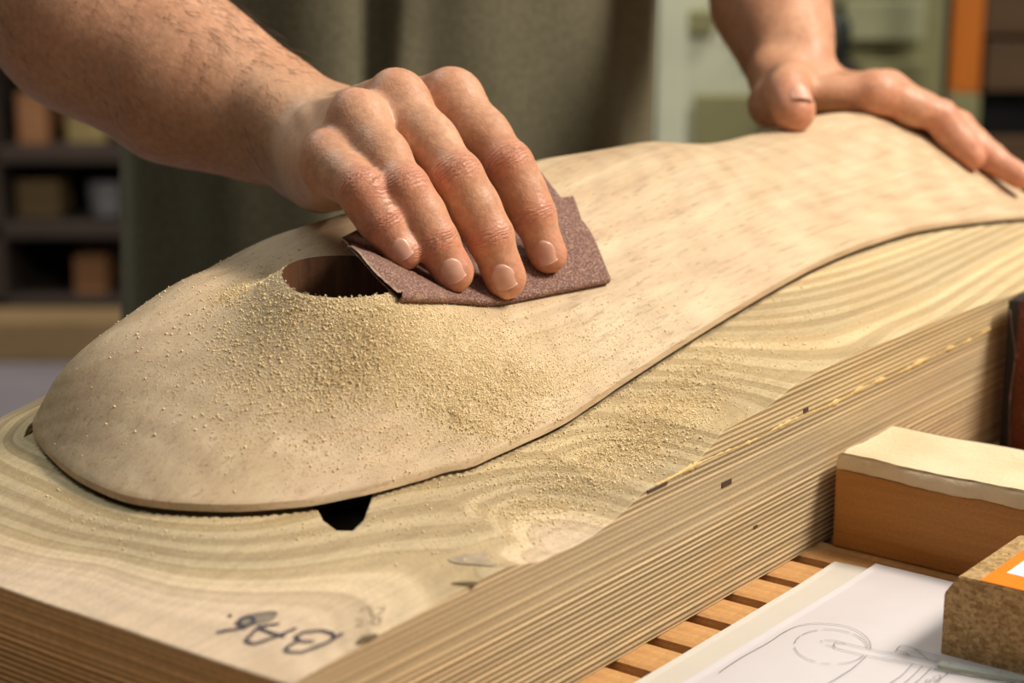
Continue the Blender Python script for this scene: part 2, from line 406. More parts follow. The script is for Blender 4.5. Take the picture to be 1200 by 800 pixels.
M['grit'] = grit('brown_grit', srgb(116, 80, 70), srgb(190, 156, 138)); M['grit_red'] = grit('red_grit', srgb(112, 56, 40), srgb(150, 92, 72))
M['backing'] = plain('dark_backing', srgb(46, 44, 50), .6); M['pale_edge'] = plain('torn_edge', srgb(206, 176, 150), .9)
M['dust'] = plain('sawdust_grain', srgb(232, 211, 168), .95, .12, 500)
M['glue'] = plain('glue_bead', srgb(206, 176, 116), .6, .2, 300)
M['knot_grey'] = plain('grey_knot', srgb(124, 112, 98), .8, .45, 180); M['knot_dark'] = plain('dark_knot', srgb(96, 78, 50), .8, .4, 300)
M['knot_pale'] = plain('plug_patch', srgb(164, 146, 122), .8, .2, 200)
g_ = NT('ruler_plastic'); M['ruler'] = g_.out((.86, .95, .90), .12, None, .5, Transmission_Weight=.85, IOR=1.2)
M['slot'] = plain('dark_slot', srgb(74, 56, 42), .8, .3, 200)
# ------------------------------------------------------------------ the man: distance-field modelling, one continuous skin per limb
def nrm(v): return np.sqrt(np.einsum('ij,ij->i', v, v))
def smin(a, b, k):
    h = np.maximum(k - np.abs(a - b), 0) / k
    return np.minimum(a, b) - h * h * k * .25
def cone(P, a, b, ra, rb):
    a = np.asarray(a, np.float32); b = np.asarray(b, np.float32); ab = b - a; L2 = float(ab @ ab) + 1e-12
    t = np.clip(((P - a) @ ab) / np.float32(L2), 0, 1)
    return nrm(P - a - t[:, None] * ab) - (np.float32(ra) + np.float32(rb - ra) * t)
def ellip(P, c, ax, r):
    """ellipsoid with axes in the rows of ax"""
    q = ((P - np.asarray(c, np.float32)) @ np.asarray(ax, np.float32).T) / np.asarray(r, np.float32)
    k0 = np.linalg.norm(q, axis=1); k1 = np.linalg.norm(q / np.asarray(r, np.float32), axis=1)
    return np.where(k1 > 1e-6, k0 * (k0 - 1) / np.maximum(k1, 1e-6), -min(r))
def surface(sdf, lo, hi, h, relax=2):
    """naive surface nets over blocks of a regular grid"""
    lo = np.array(lo, np.float32); n = np.ceil((np.array(hi) - lo) / h).astype(int) + 1
    B = 14; D = np.full(n, 1.0, np.float32)
    rad = B * h * .5 * 1.7321
    cs = [np.arange(0, n[k], B) for k in range(3)]
    blocks = np.stack(np.meshgrid(*cs, indexing='ij'), -1).reshape(-1, 3)
    dc = sdf((lo + (blocks + B / 2) * h).astype(np.float32))
    for b, d in zip(blocks, dc):
        e = np.minimum(b + B, n)
        if abs(d) > rad * 1.35 + .012:
            D[b[0]:e[0], b[1]:e[1], b[2]:e[2]] = d; continue
        gx = np.stack(np.meshgrid(*[np.arange(b[k], e[k]) for k in range(3)], indexing='ij'), -1).reshape(-1, 3)
        D[b[0]:e[0], b[1]:e[1], b[2]:e[2]] = sdf((lo + gx * h).astype(np.float32)).reshape(e - b)
    S = D < 0
    any_ = np.zeros(n - 1, bool); all_ = np.ones(n - 1, bool)
    for i in (0, 1):
        for j in (0, 1):
            for k in (0, 1):
                s = S[i:n[0] - 1 + i, j:n[1] - 1 + j, k:n[2] - 1 + k]; any_ |= s; all_ &= s
    act = any_ & ~all_; cells = np.argwhere(act)
    acc = np.zeros((len(cells), 3)); cnt = np.zeros(len(cells))
    for ax in range(3):
        o1, o2 = [k for k in range(3) if k != ax]
        for i in (0, 1):
            for j in (0, 1):
                off = np.zeros(3, int); off[o1] = i; off[o2] = j
                A = cells + off; Bc = A.copy(); Bc[:, ax] += 1
                da = D[tuple(A.T)]; db = D[tuple(Bc.T)]; cr = (da < 0) != (db < 0)
                t = np.where(cr, da / np.where(cr, da - db, 1), 0)
                p = A.astype(float); p[:, ax] += t
                acc[cr] += p[cr]; cnt[cr] += 1
    V = lo + acc / cnt[:, None] * h
    idx = np.full(n - 1, -1, np.int32); idx[tuple(cells.T)] = np.arange(len(cells))
    faces = []
    for ax in range(3):
        o1, o2 = (ax + 1) % 3, (ax + 2) % 3
        a = [slice(1, n[k] - 1) for k in range(3)]; a[ax] = slice(0, n[ax] - 1)
        b = list(a); b[ax] = slice(1, n[ax])
        sa, sb = S[tuple(a)], S[tuple(b)]
        ed = np.argwhere(sa != sb); st = np.array([1, 1, 1]); st[ax] = 0; ed = ed + st
        inward = S[tuple(ed.T)]
        q = []
        for i, j in ((-1, -1), (0, -1), (0, 0), (-1, 0)):
            c = ed.copy(); c[:, o1] += i; c[:, o2] += j; q.append(idx[tuple(c.T)])
        q = np.stack(q, 1)
        q[~inward] = q[~inward][:, ::-1]
        faces.append(q)
    Fc = np.vstack(faces); Fc = Fc[(Fc >= 0).all(1)]
    for _ in range(relax):
        s = np.zeros_like(V); c = np.zeros(len(V))
        for i in range(4):
            u, w = Fc[:, i], Fc[:, (i + 1) % 4]
            for k in range(3):
                s[:, k] += np.bincount(u, V[w, k], len(V)); s[:, k] += np.bincount(w, V[u, k], len(V))
            c += np.bincount(u, minlength=len(V)) + np.bincount(w, minlength=len(V))
        V = .5 * V + .5 * s / np.maximum(c, 1)[:, None]
    return V, Fc
def vnormals(V, Fc):
    nf = np.cross(V[Fc[:, 2]] - V[Fc[:, 0]], V[Fc[:, 3]] - V[Fc[:, 1]]); N = np.zeros_like(V)
    for i in range(4):
        for k in range(3): N[:, k] += np.bincount(Fc[:, i], nf[:, k], len(V))
    return N / np.maximum(np.linalg.norm(N, axis=1), 1e-12)[:, None]
def unit(v): v = np.asarray(v, float); return v / np.linalg.norm(v)
def sstep(x, a, b): t = np.clip((x - a) / (b - a), 0, 1); return t * t * (3 - 2 * t)
def depth_above(x, y, h):
    """depth where a pixel's ray is h above the shell, measured square to the shell"""
    ds = np.linspace(.7, 1.3, 1201); d = ray(x, y); P = CAM + ds[:, None] * d
    q = np.stack([(P - ORG) @ _L, (P - ORG) @ _W], 1); e = .002
    z = shell_z(q); gs = (shell_z(q + [e, 0]) - z) / e; gw = (shell_z(q + [0, e]) - z) / e
    dist = (P[:, 2] - z) / np.sqrt(1 + gs * gs + gw * gw)
    ok = dist < h; ok &= (np.linalg.norm(q - hole_c, axis=1) < 1)
    return ds[np.argmax(ok)]

def finger(joints, radii, dors):
    J = [np.asarray(j, float) for j in joints]
    return dict(J=J, r=radii, n=dors)
def finger_sdf(P, f):
    J, r = f['J'], f['r']
    d = cone(P, J[0], J[1], r[0], r[1])
    d = smin(d, cone(P, J[1], J[2], r[1] * .97, r[2]), .003)
    d = smin(d, cone(P, J[2], J[3], r[2] * .97, r[3]), .003)
    for j in (1, 2):                                     # joints are a little wider and stand up at the back
        nn = f['n'][j]; d = smin(d, nrm(P - (J[j] + nn * r[j] * .13).astype(np.float32)) - r[j] * .91, .005)
    # fleshy pads on the underside
    for a, b, q in ((0, 1, .55), (1, 2, .5)):
        m = J[a] + (J[b] - J[a]) * q - f['n'][b] * r[b] * .18
        d = smin(d, nrm(P - m.astype(np.float32)) - r[b] * 1.0, .008)
    return d
def wave_noise(P, s, seed=0):
    rs = np.random.RandomState(seed); out = 0
    for k in range(6):
        v = rs.normal(size=3); v *= s * (1 + .6 * k) / np.linalg.norm(v); out = out + np.sin(P @ v + rs.rand() * 7) / (1 + .5 * k)
    return out / 3

# ---- right hand, with the sandpaper
PAPER = .0022
def hp(x, y, d): return at_depth(x, y, d)
rt = {}
tips = {'index': (642, 298, .0087), 'middle': (592, 326, .0093), 'ring': (531, 319, .0090), 'little': (473, 296, .0079)}
for k, (x, y, r) in tips.items(): rt[k] = depth_above(x, y, r * .86 + PAPER)
rt['little'] = rt['ring'] - .008
R_F = {}
def rfinger(k, pts, radii):
    d0 = rt[k]; x, y, r = tips[k]
    J = [hp(px, py, d0 + dd) for px, py, dd in pts] + [hp(x, y, d0)]
    toCam = [unit(CAM - j) for j in J]; n = []
    for i in range(4):
        ax = unit(J[min(i + 1, 3)] - J[max(i - 1, 0)]); c = toCam[i] + np.array([-.12, 0, .25]); n.append(unit(c - ax * (c @ ax)))
    R_F[k] = finger(J, list(radii) + [r], n)
rfinger('index', [(531, 115, .020), (597, 193, -.004), (625, 252, -.002)], (.0117, .0100, .0093))
rfinger('middle', [(466, 118, .022), (537, 208, -.006), (574, 277, -.003)], (.0119, .0105, .0097))
rfinger('ring', [(419, 140, .026), (475, 222, -.004), (510, 283, -.002)], (.0112, .0099, .0093))
rfinger('little', [(386, 188, .026), (424, 224, .000), (450, 263, .000)], (.0106, .0093, .0085))
dM = rt['middle']
R_WR = hp(368, 160, dM + .100)                          # wrist
R_ARM = [R_WR, hp(300, 132, dM + .112), hp(215, 92, dM + .122), hp(110, 18, dM + .135), hp(-120, -165, dM + .175)]
R_AR = [.0262, .0292, .0395, .0470, .0440]
rmc = {k: R_F[k]['J'][0] for k in R_F}
r_fwd = unit(rmc['middle'] - R_WR); r_lat = unit(rmc['index'] - rmc['little']); r_n = unit(np.cross(r_lat, r_fwd))
if r_n @ (CAM + np.array([0, 0, .3]) - R_WR) < 0: r_n = -r_n
def right_sdf(P):
    P = P.astype(np.float32)
    w = {'index': .014, 'middle': .005, 'ring': -.006, 'little': -.016}
    palm = None
    for k in ('index', 'middle', 'ring', 'little'):
        a = R_WR + r_lat * w[k] + r_fwd * .006; b = rmc[k]
        d = cone(P, a, b, .0135, R_F[k]['r'][0])
        palm = d if palm is None else smin(palm, d, .010)
        d = cone(P, a - r_n * .013, b - r_n * .009 - r_fwd * .004, .015, .0115)
        palm = smin(palm, d, .012)
    for k in ('index', 'middle', 'ring', 'little'):      # knuckle heads and the tendons that run to them
        b = rmc[k] + r_n * .0018
        palm = smin(palm, nrm(P - b.astype(np.float32)) - (R_F[k]['r'][0] * .93), .004)
        palm = smin(palm, cone(P, R_WR + r_lat * w[k] * .6 + r_n * .0125 + r_fwd * .02, b + r_n * .0065, .0022, .0030), .006)
    # heel of the hand on the little finger's side, ball of the thumb, thumb
    palm = smin(palm, cone(P, hp(379, 206, dM + .052), hp(392, 205, dM + .022), .0150, .0125), .012)
    palm = smin(palm, cone(P, R_WR + r_lat * .012 - r_n * .012, R_WR + r_lat * .030 + r_fwd * .045 - r_n * .022, .016, .0145), .012)
    tm = R_WR + r_lat * .032 + r_fwd * .050 - r_n * .026; ti = hp(560, 225, dM + .062); tt = hp(590, 236, dM + .048)
    th = smin(cone(P, tm, ti, .0125, .0105), cone(P, ti, tt, .0105, .0090), .004)
    palm = smin(palm, th, .008)
    fs = None
    for k in ('index', 'middle', 'ring', 'little'):
        d = finger_sdf(P, R_F[k]); fs = d if fs is None else smin(fs, d, .0012)
    d = smin(palm, fs, .007)
    # forearm: an oval, flatter at the wrist
    arm = None
    for i in range(4):
        c = cone(P, R_ARM[i], R_ARM[i + 1], R_AR[i], R_AR[i + 1]); arm = c if arm is None else smin(arm, c, .02)
    # the ulna's knob and the flexor side
    arm = smin(arm, nrm(P - hp(322, 128, dM + .085).astype(np.float32)) - .0085, .022)
    d = smin(d, arm, .014)
    return d
# ---- left hand, resting over the far end of the shell
def lfinger(pts, radii, ndir):
    J = [hp(*p) for p in pts]; n = []
    for i in range(4):
        ax = unit(J[min(i + 1, 3)] - J[max(i - 1, 0)]); c = np.array(ndir, float); n.append(unit(c - ax * (c @ ax)))
    return finger(J, radii, n)
LD = 1.135
L_F = {'index': lfinger([(1030, 108, LD - .004), (1102, 137, LD + .004), (1128, 170, LD + .004), (1141, 184, LD + .002)], (.0118, .0093, .0088, .0078), (.45, -.2, .9)),
       'middle': lfinger([(1040, 106, LD + .018), (1122, 150, LD + .022), (1160, 186, LD + .016), (1196, 207, LD + .008)], (.0115, .0095, .0086, .0078), (.5, -.1, .85)),
       'ring': lfinger([(1030, 112, LD + .038), (1110, 150, LD + .044), (1140, 185, LD + .046), (1160, 205, LD + .046)], (.0110, .0092, .0084, .0076), (.5, .0, .85)),
       'little': lfinger([(1012, 118, LD + .056), (1075, 158, LD + .060), (1105, 190, LD + .058), (1130, 210, LD + .054)], (.0100, .0084, .0076, .0070), (.5, .1, .85))}
L_WR = hp(928, 92, LD + .052)
L_ARM = [L_WR, hp(918, 45, LD + .075), hp(902, 0, LD + .095), hp(890, -120, LD + .135), hp(880, -300, LD + .22)]
L_AR = [.0245, .0270, .0335, .0400, .0430]
l_tip = (930, 130); l_td = depth_above(*l_tip, .0104)
L_TH = [hp(928, 96, LD + .028), hp(921, 106, l_td + .014), hp(930, 130, l_td)]
def left_sdf(P):
    P = P.astype(np.float32); palm = None
    for k, off in (('index', -.010), ('middle', .002), ('ring', .012), ('little', .020)):
        a = L_WR + np.array([.016, off, -.012]); b = L_F[k]['J'][0]
        d = cone(P, a, b, .0150, L_F[k]['r'][0]); palm = d if palm is None else smin(palm, d, .010)
    palm = smin(palm, cone(P, hp(905, 122, LD + .018), hp(925, 105, LD + .035), .0150, .0170), .012)       # ball of the thumb, heel
    palm = smin(palm, cone(P, hp(955, 108, LD - .002), hp(1015, 110, LD - .004), .0110, .0105), .010)      # web to the forefinger
    th = smin(cone(P, L_TH[0], L_TH[1], .0135, .0118), cone(P, L_TH[1], L_TH[2], .0122, .0124), .004)
    palm = smin(palm, th, .006)
    fs = None
    for k in L_F:
        d = finger_sdf(P, L_F[k]); fs = d if fs is None else smin(fs, d, .0012)
    d = smin(palm, fs, .006); arm = None
    for i in range(4):
        c = cone(P, L_ARM[i], L_ARM[i + 1], L_AR[i], L_AR[i + 1]); arm = c if arm is None else smin(arm, c, .02)
    arm = smin(arm, nrm(P - hp(898, 84, LD + .036).astype(np.float32)) - .010, .018)
    arm = smin(arm, nrm(P - hp(948, 62, LD + .045).astype(np.float32)) - .009, .018)
    return smin(d, arm, .012)

# ---- trunk, legs, head (all but the waist lies outside the frame)
TC = np.array([-.087, 1.400, 0.])
EX = np.eye(3)
R_SH = TC + [-.20, -.06, .60]; L_SH = TC + [.20, -.06, .60]
def trunk_sdf(P):
    P = P.astype(np.float32)
    d = ellip(P, TC + [0, .00, .05], EX, (.156, .105, .22))
    d = smin(d, ellip(P, TC + [0, -.01, .33], EX, (.156, .102, .24)), .08)
    d = smin(d, ellip(P, TC + [0, -.03, .53], EX, (.19, .105, .14)), .06)
    for s in (-1, 1):
        d = smin(d, cone(P, TC + [s * .078, .01, -.02], TC + [s * .10, .03, -.42], .080, .056), .05)
        d = smin(d, cone(P, TC + [s * .10, .03, -.42], TC + [s * .105, .05, -.79], .056, .040), .03)
        d = smin(d, cone(P, TC + [s * .105, .06, -.81], TC + [s * .115, -.10, -.82], .036, .028), .03)
    for sh, el in ((R_SH, R_ARM[-1]), (L_SH, L_ARM[-1])):
        d = smin(d, cone(P, sh, el, .058, .046), .05)
    d = smin(d, cone(P, TC + [0, -.04, .60], TC + [0, -.09, .74], .058, .052), .04)
    hd = TC + [0, -.135, .835]
    d = smin(d, ellip(P, hd, EX, (.074, .094, .112)), .03)
    d = smin(d, cone(P, hd + [0, -.09, .012], hd + [0, -.108, -.018], .010, .014), .012)
    d = smin(d, ellip(P, hd + [0, -.085, -.078], EX, (.034, .026, .03)), .02)
    for s in (-1, 1):
        d = smin(d, ellip(P, hd + [s * .078, .012, 0], EX, (.010, .022, .034)), .006)
        d = np.maximum(d, -(np.sqrt((((P - (hd + [s * .032, -.098, .012]).astype(np.float32)) / np.float32([1.4, 1, 1])) ** 2).sum(1)) - .013))
    return d
def below(P, z): return P[:, 2] - np.float32(z)
def shirt_sdf(P):
    d = trunk_sdf(P) - .011
    for sh, el in ((R_SH, R_ARM[-1]), (L_SH, L_ARM[-1])):
        d = smin(d, cone(P.astype(np.float32), sh, sh + (el - sh) * .97, .070, .060), .03)
    d = np.maximum(d, P[:, 2] - np.float32(.655)); d = np.maximum(d, np.float32(-.10) - P[:, 2])
    d = np.maximum(d, -cone(P.astype(np.float32), R_ARM[-1] + (R_ARM[-2] - R_ARM[-1]) * .12, R_ARM[-2], .075, .09))
    d = np.maximum(d, -cone(P.astype(np.float32), L_ARM[-1] + (L_ARM[-2] - L_ARM[-1]) * .12, L_ARM[-2], .075, .09))
    return d
def trouser_sdf(P):
    d = trunk_sdf(P) - .014
    for s in (-1, 1):
        d = smin(d, cone(P.astype(np.float32), TC + [s * .10, .03, -.40], TC + [s * .105, .05, -.78], .078, .072), .03)
    d = np.maximum(d, P[:, 2] - np.float32(-.02))
    return np.maximum(d, np.float32(-.80) - P[:, 2])

def build_person(M):
    root = empty('person', (TC[0], TC[1], FLOOR_Z))
    root.location = (TC[0], TC[1], FLOOR_Z)
    off = np.array([TC[0], TC[1], FLOOR_Z])
    V, F = surface(right_sdf, (-.36, .77, .08), (.045, 1.10, .34), .0013, 2)
    # knuckle creases, skin relief
    N = vnormals(V, F); disp = np.zeros(len(V)); red = np.zeros(len(V)); dust = np.zeros(len(V)); cra = np.zeros(len(V)); crm = np.zeros(len(V))
    for k, f in R_F.items():
        for j in (1, 2):
            J = f['J'][j]; ax = unit(f['J'][j + 1] - f['J'][j - 1]); n = f['n'][j]; b = np.cross(ax, n); r = f['r'][j]
            q = V - J; m = np.einsum('ij,ij->i', q, q) < (r * 3) ** 2
            qq = q[m]; a = qq @ ax; l = qq @ b; h = qq @ n
            w_ = .0030 if j == 1 else .0021
            wob = wave_noise(qq, 900, 3 + j) * .0007
            mask = sstep(h, 0, r * .6) * np.exp(-(a / (w_ * 2.0)) ** 2) * np.exp(-(l / (r * .95)) ** 4)
            aa = a + np.sign(a) * (l / r) ** 2 * .0012 + wob
            groove = (.5 + .5 * np.cos(aa * 2 * math.pi / (w_ * .95))) ** 2
            disp[m] += -(.00045 if j == 1 else .0003) * groove * mask + (.0003 if j == 1 else .00015) * mask
            ca_ = sstep(h, -.3 * r, r * .5); cm_ = np.maximum(ca_ * np.exp(-(a / (.0052 if j == 1 else .0034)) ** 2) * np.exp(-(l / (r * 1.05)) ** 4), 0)
            up_ = cm_ > crm[m]; im = np.where(m)[0][up_]; cra[im] = (aa[up_] + np.sign(a[up_]) * 0) * 1000; crm[im] = cm_[up_]
            red[m] = np.maximum(red[m], sstep(h, -.2 * r, r) * np.exp(-(a / .009) ** 2) * .8)
        J = f['J'][0]; red = np.maximum(red, np.exp(-(nrm(V - J - r_n * .009) / .012) ** 2) * .55)
        red = np.maximum(red, np.exp(-(nrm(V - f['J'][3]) / .013) ** 2))
    disp += wave_noise(V, 700, 1) * .00008 + wave_noise(V, 260, 2) * .00012
    for i, (px, py, dd, rr) in enumerate([(366, 160, .06, .035), (372, 210, .045, .030), (350, 200, .06, .03), (400, 120, .05, .02), (390, 190, .02, .02)]):
        dust = np.maximum(dust, np.exp(-(nrm(V - hp(px, py, dM + dd)) / rr) ** 2))
    V = V + N * disp[:, None]
    nR = len(V); parts = [(V, F, red, dust)]
    V2, F2 = surface(left_sdf, (.10, 1.02, .03), (.36, 1.42, .47), .0018, 2)
    red2 = np.zeros(len(V2))
    for f in L_F.values():
        for j in (0, 1, 3): red2 = np.maximum(red2, np.exp(-(nrm(V2 - f['J'][j]) / .015) ** 2))
    red2 = np.maximum(red2, np.exp(-(nrm(V2 - L_TH[2]) / .017) ** 2)); red2 = red2 * .9 + .1
    parts.append((V2, F2, red2, np.zeros(len(V2))))
    V3, F3 = surface(trunk_sdf, (-.48, 1.0, -.89), (.32, 1.6, 1.0), .0075, 1)
    parts.append((V3, F3, np.zeros(len(V3)), np.zeros(len(V3))))
    Vs = []; Fs = []; o = 0; rr = []; dd = []
    for v, f, r_, d_ in parts:
        Vs.append(v - off); Fs.append(f + o); o += len(v); rr.append(r_); dd.append(d_)
    me = bpy.data.meshes.new('body'); Fa = np.vstack(Fs)
    me.from_pydata(np.vstack(Vs), [], Fa.tolist()); me.update()
    pad = np.zeros(o - nR)
    for nm, arr in (('red', np.concatenate(rr)), ('dust', np.concatenate(dd)), ('crease_a', np.concatenate([cra, pad])), ('crease_m', np.concatenate([crm, pad]))):
        at = me.attributes.new(nm, 'FLOAT', 'POINT'); at.data.foreach_set('value', arr.astype(np.float32))
    body = data_obj('body', me, M['skin'], root, True)
    # finger nails
    def nail(f, width, length, tilt=0., shift=0.):
        J, r = f['J'], f['r']; ax = unit(J[3] - J[2]); n = unit(f['n'][3] - ax * (f['n'][3] @ ax)); b = np.cross(ax, n)
        c = math.cos(tilt); s = math.sin(tilt); n, b = n * c + b * s, b * c - n * s
        R = r[3] * 1.10; nu, nv = 13, 15; P = []
        for lay in (0., -.0009):
            for i in range(nv):
                v = i / (nv - 1)
                for j in range(nu):
                    u = j / (nu - 1) * 2 - 1
                    # rounded root, slightly curved free edge
                    l = -length * .68 + length * (v * (1 - .10 * u * u) + (1 - v) * (.30 * u * u)) + shift
                    th = u * width / R * (1 - .30 * max(0, 1 - v / .45) ** 2)
                    rad = R - .0003 - .0008 * v * v - .0011 * abs(u) ** 5 - .0010 * max(0, 1 - v / .16) + lay
                    P.append(J[3] + ax * l + (b * math.sin(th) + n * math.cos(th)) * rad - off)
        I = np.arange(nu * nv).reshape(nv, nu); Fc = np.stack([I[:-1, :-1], I[:-1, 1:], I[1:, 1:], I[1:, :-1]], -1).reshape(-1, 4).tolist()
        k2 = nu * nv; Fc += [[a + k2 for a in f_][::-1] for f_ in Fc]
        ring = list(I[0]) + list(I[1:, -1]) + list(I[-1, -2::-1]) + list(I[-2:0:-1, 0])
        Fc += [[ring[i], ring[(i + 1) % len(ring)], ring[(i + 1) % len(ring)] + k2, ring[i] + k2] for i in range(len(ring))]
        return mesh_obj('fingernail', P, Fc, M['nail'], body, True)
    nail(R_F['index'], .0066, .0122, .10); nail(R_F['middle'], .0070, .0124, .05); nail(R_F['ring'], .0067, .0120, .02); nail(R_F['little'], .0056, .0106, .0)
    thumb = dict(J=[None, None, L_TH[1], L_TH[2]], r=[0, 0, .0131, .0131], n=[None, None, None, np.array([.30, -.9, .35])])
    nail(thumb, .0074, .0140, 0, .0015)
    
    # forearm hair
    rs = random.Random(4); hv = []; hf = []
    Nn = vnormals(V, F); sel = [i for i in range(0, nR) if (V[i] - R_WR) @ unit(R_ARM[2] - R_WR) > .012 and Nn[i][2] > -.35]
    for _ in range(2400):
        i = rs.choice(sel); p = V[i]; n = Nn[i]; ax = unit(R_ARM[0] - R_ARM[3]); g = unit(ax + np.array([rs.uniform(-.5, .5), rs.uniform(-.5, .5), rs.uniform(-.7, .1)]))
        ln = rs.uniform(.007, .016); s0 = np.cross(n, g); s0 = unit(s0) * .00007
        pts = [p - n * .0004, p + g * ln * .5 + n * .0022, p + g * ln + n * .0016]
        b0 = len(hv)
        for q, wv in zip(pts, (1, .8, .15)): hv += [q - s0 * wv - off, q + s0 * wv - off, q + n * .00016 * wv - off]
        for a in (0, 3):
            for e in range(3): hf.append((b0 + a + e, b0 + a + (e + 1) % 3, b0 + a + 3 + (e + 1) % 3, b0 + a + 3 + e))
    N2 = vnormals(V2, F2); sel2 = [i for i in range(len(V2)) if (V2[i] - L_WR) @ unit(L_ARM[2] - L_WR) > .012]
    for _ in range(900):
        i = rs.choice(sel2); p = V2[i]; n = N2[i]; ax = unit(L_ARM[0] - L_ARM[3]); g = unit(ax + np.array([rs.uniform(-.5, .5), rs.uniform(-.5, .5), rs.uniform(-.5, .3)]))
        ln = rs.uniform(.007, .015); s0 = unit(np.cross(n, g)) * .00009; pts = [p - n * .0004, p + g * ln * .5 + n * .0022, p + g * ln + n * .0016]; b0 = len(hv)
        for q, wv in zip(pts, (1, .8, .15)): hv += [q - s0 * wv - off, q + s0 * wv - off, q + n * .00016 * wv - off]
        for a in (0, 3):
            for e in range(3): hf.append((b0 + a + e, b0 + a + (e + 1) % 3, b0 + a + 3 + (e + 1) % 3, b0 + a + 3 + e))
    h_ = mesh_obj('arm_hair', hv, hf, M['hair'], body); tag(h_, kind='stuff')
    # clothes
    Vc, Fc = surface(shirt_sdf, (-.50, 1.0, -.14), (.34, 1.6, .70), .008, 2); mesh_obj('shirt', Vc - off, Fc, M['shirt'], root, True)
    Vc, Fc = surface(trouser_sdf, (-.40, 1.1, -.84), (.24, 1.6, .02), .010, 2); mesh_obj('trousers', Vc - off, Fc, M['trousers'], root, True)
    for s in (-1, 1):
        bm = box_bm((.095, .26, .07), (0, 0, 0), .03, 3)
        bm_obj('shoe', bm, M['shoe'], root, True, loc=(s * .11, -.02, .035))
    # cap of short hair
    hd = TC + [0, -.135, .835]
    hair = lambda P: np.maximum(np.maximum(ellip(P.astype(np.float32), hd + [0, .010, .012], EX, (.084, .104, .118)), -ellip(P.astype(np.float32), hd, EX, (.070, .090, .108))), (np.float32(hd[2] + .02) - P[:, 2]) - (P[:, 1] - np.float32(hd[1])) * 1.0)
    Vc, Fc = surface(hair, hd - .15, hd + .15, .005, 1); mesh_obj('hair', Vc - off, Fc, M['hair'], root, True)
    # apron: a hanging cloth that wraps the front of the trunk, with soft folds
    na, nz = 120, 70; P = []
    A0, A1 = math.radians(-188), math.radians(8)
    for lay in (0, .0022):
        for i in range(nz):
            z = -.62 + (1.02) * i / (nz - 1)
            for j in range(na):
                t = j / (na - 1); a = A0 + (A1 - A0) * t
                fold = .006 * math.sin(t * 19 + 1.1 * math.sin(z * 4)) * (1 - sstep(z, .1, .5)) + .003 * math.sin(t * 43 + z * 6)
                crease = -.014 * math.exp(-((t - .47 - .03 * math.sin(z * 5)) / .016) ** 2) + .008 * math.exp(-((t - .50 - .03 * math.sin(z * 5)) / .02) ** 2)
                rr_ = .012 + fold + crease + .018 * (1 - sstep(z, -.4, .2)) + lay
                ca, sa = math.cos(a), math.sin(a)
                ex = .176; ey = .130
                P.append((ca * (ex + rr_), sa * (ey + rr_) , z - FLOOR_Z))
    I = np.arange(na * nz).reshape(nz, na); Fq = np.stack([I[:-1, :-1], I[:-1, 1:], I[1:, 1:], I[1:, :-1]], -1).reshape(-1, 4).tolist(); k2 = na * nz
    Fq += [[a + k2 for a in f][::-1] for f in Fq]
    ring = list(I[0]) + list(I[1:, -1]) + list(I[-1, -2::-1]) + list(I[-2:0:-1, 0])
    Fq += [[ring[i], ring[(i + 1) % len(ring)], ring[(i + 1) % len(ring)] + k2, ring[i] + k2] for i in range(len(ring))]
    mesh_obj('apron', P, Fq, M['apron'], root, True)
    tag(root, 'person in an olive apron sanding with one hand and steadying the shell with the other', 'person')
    return root
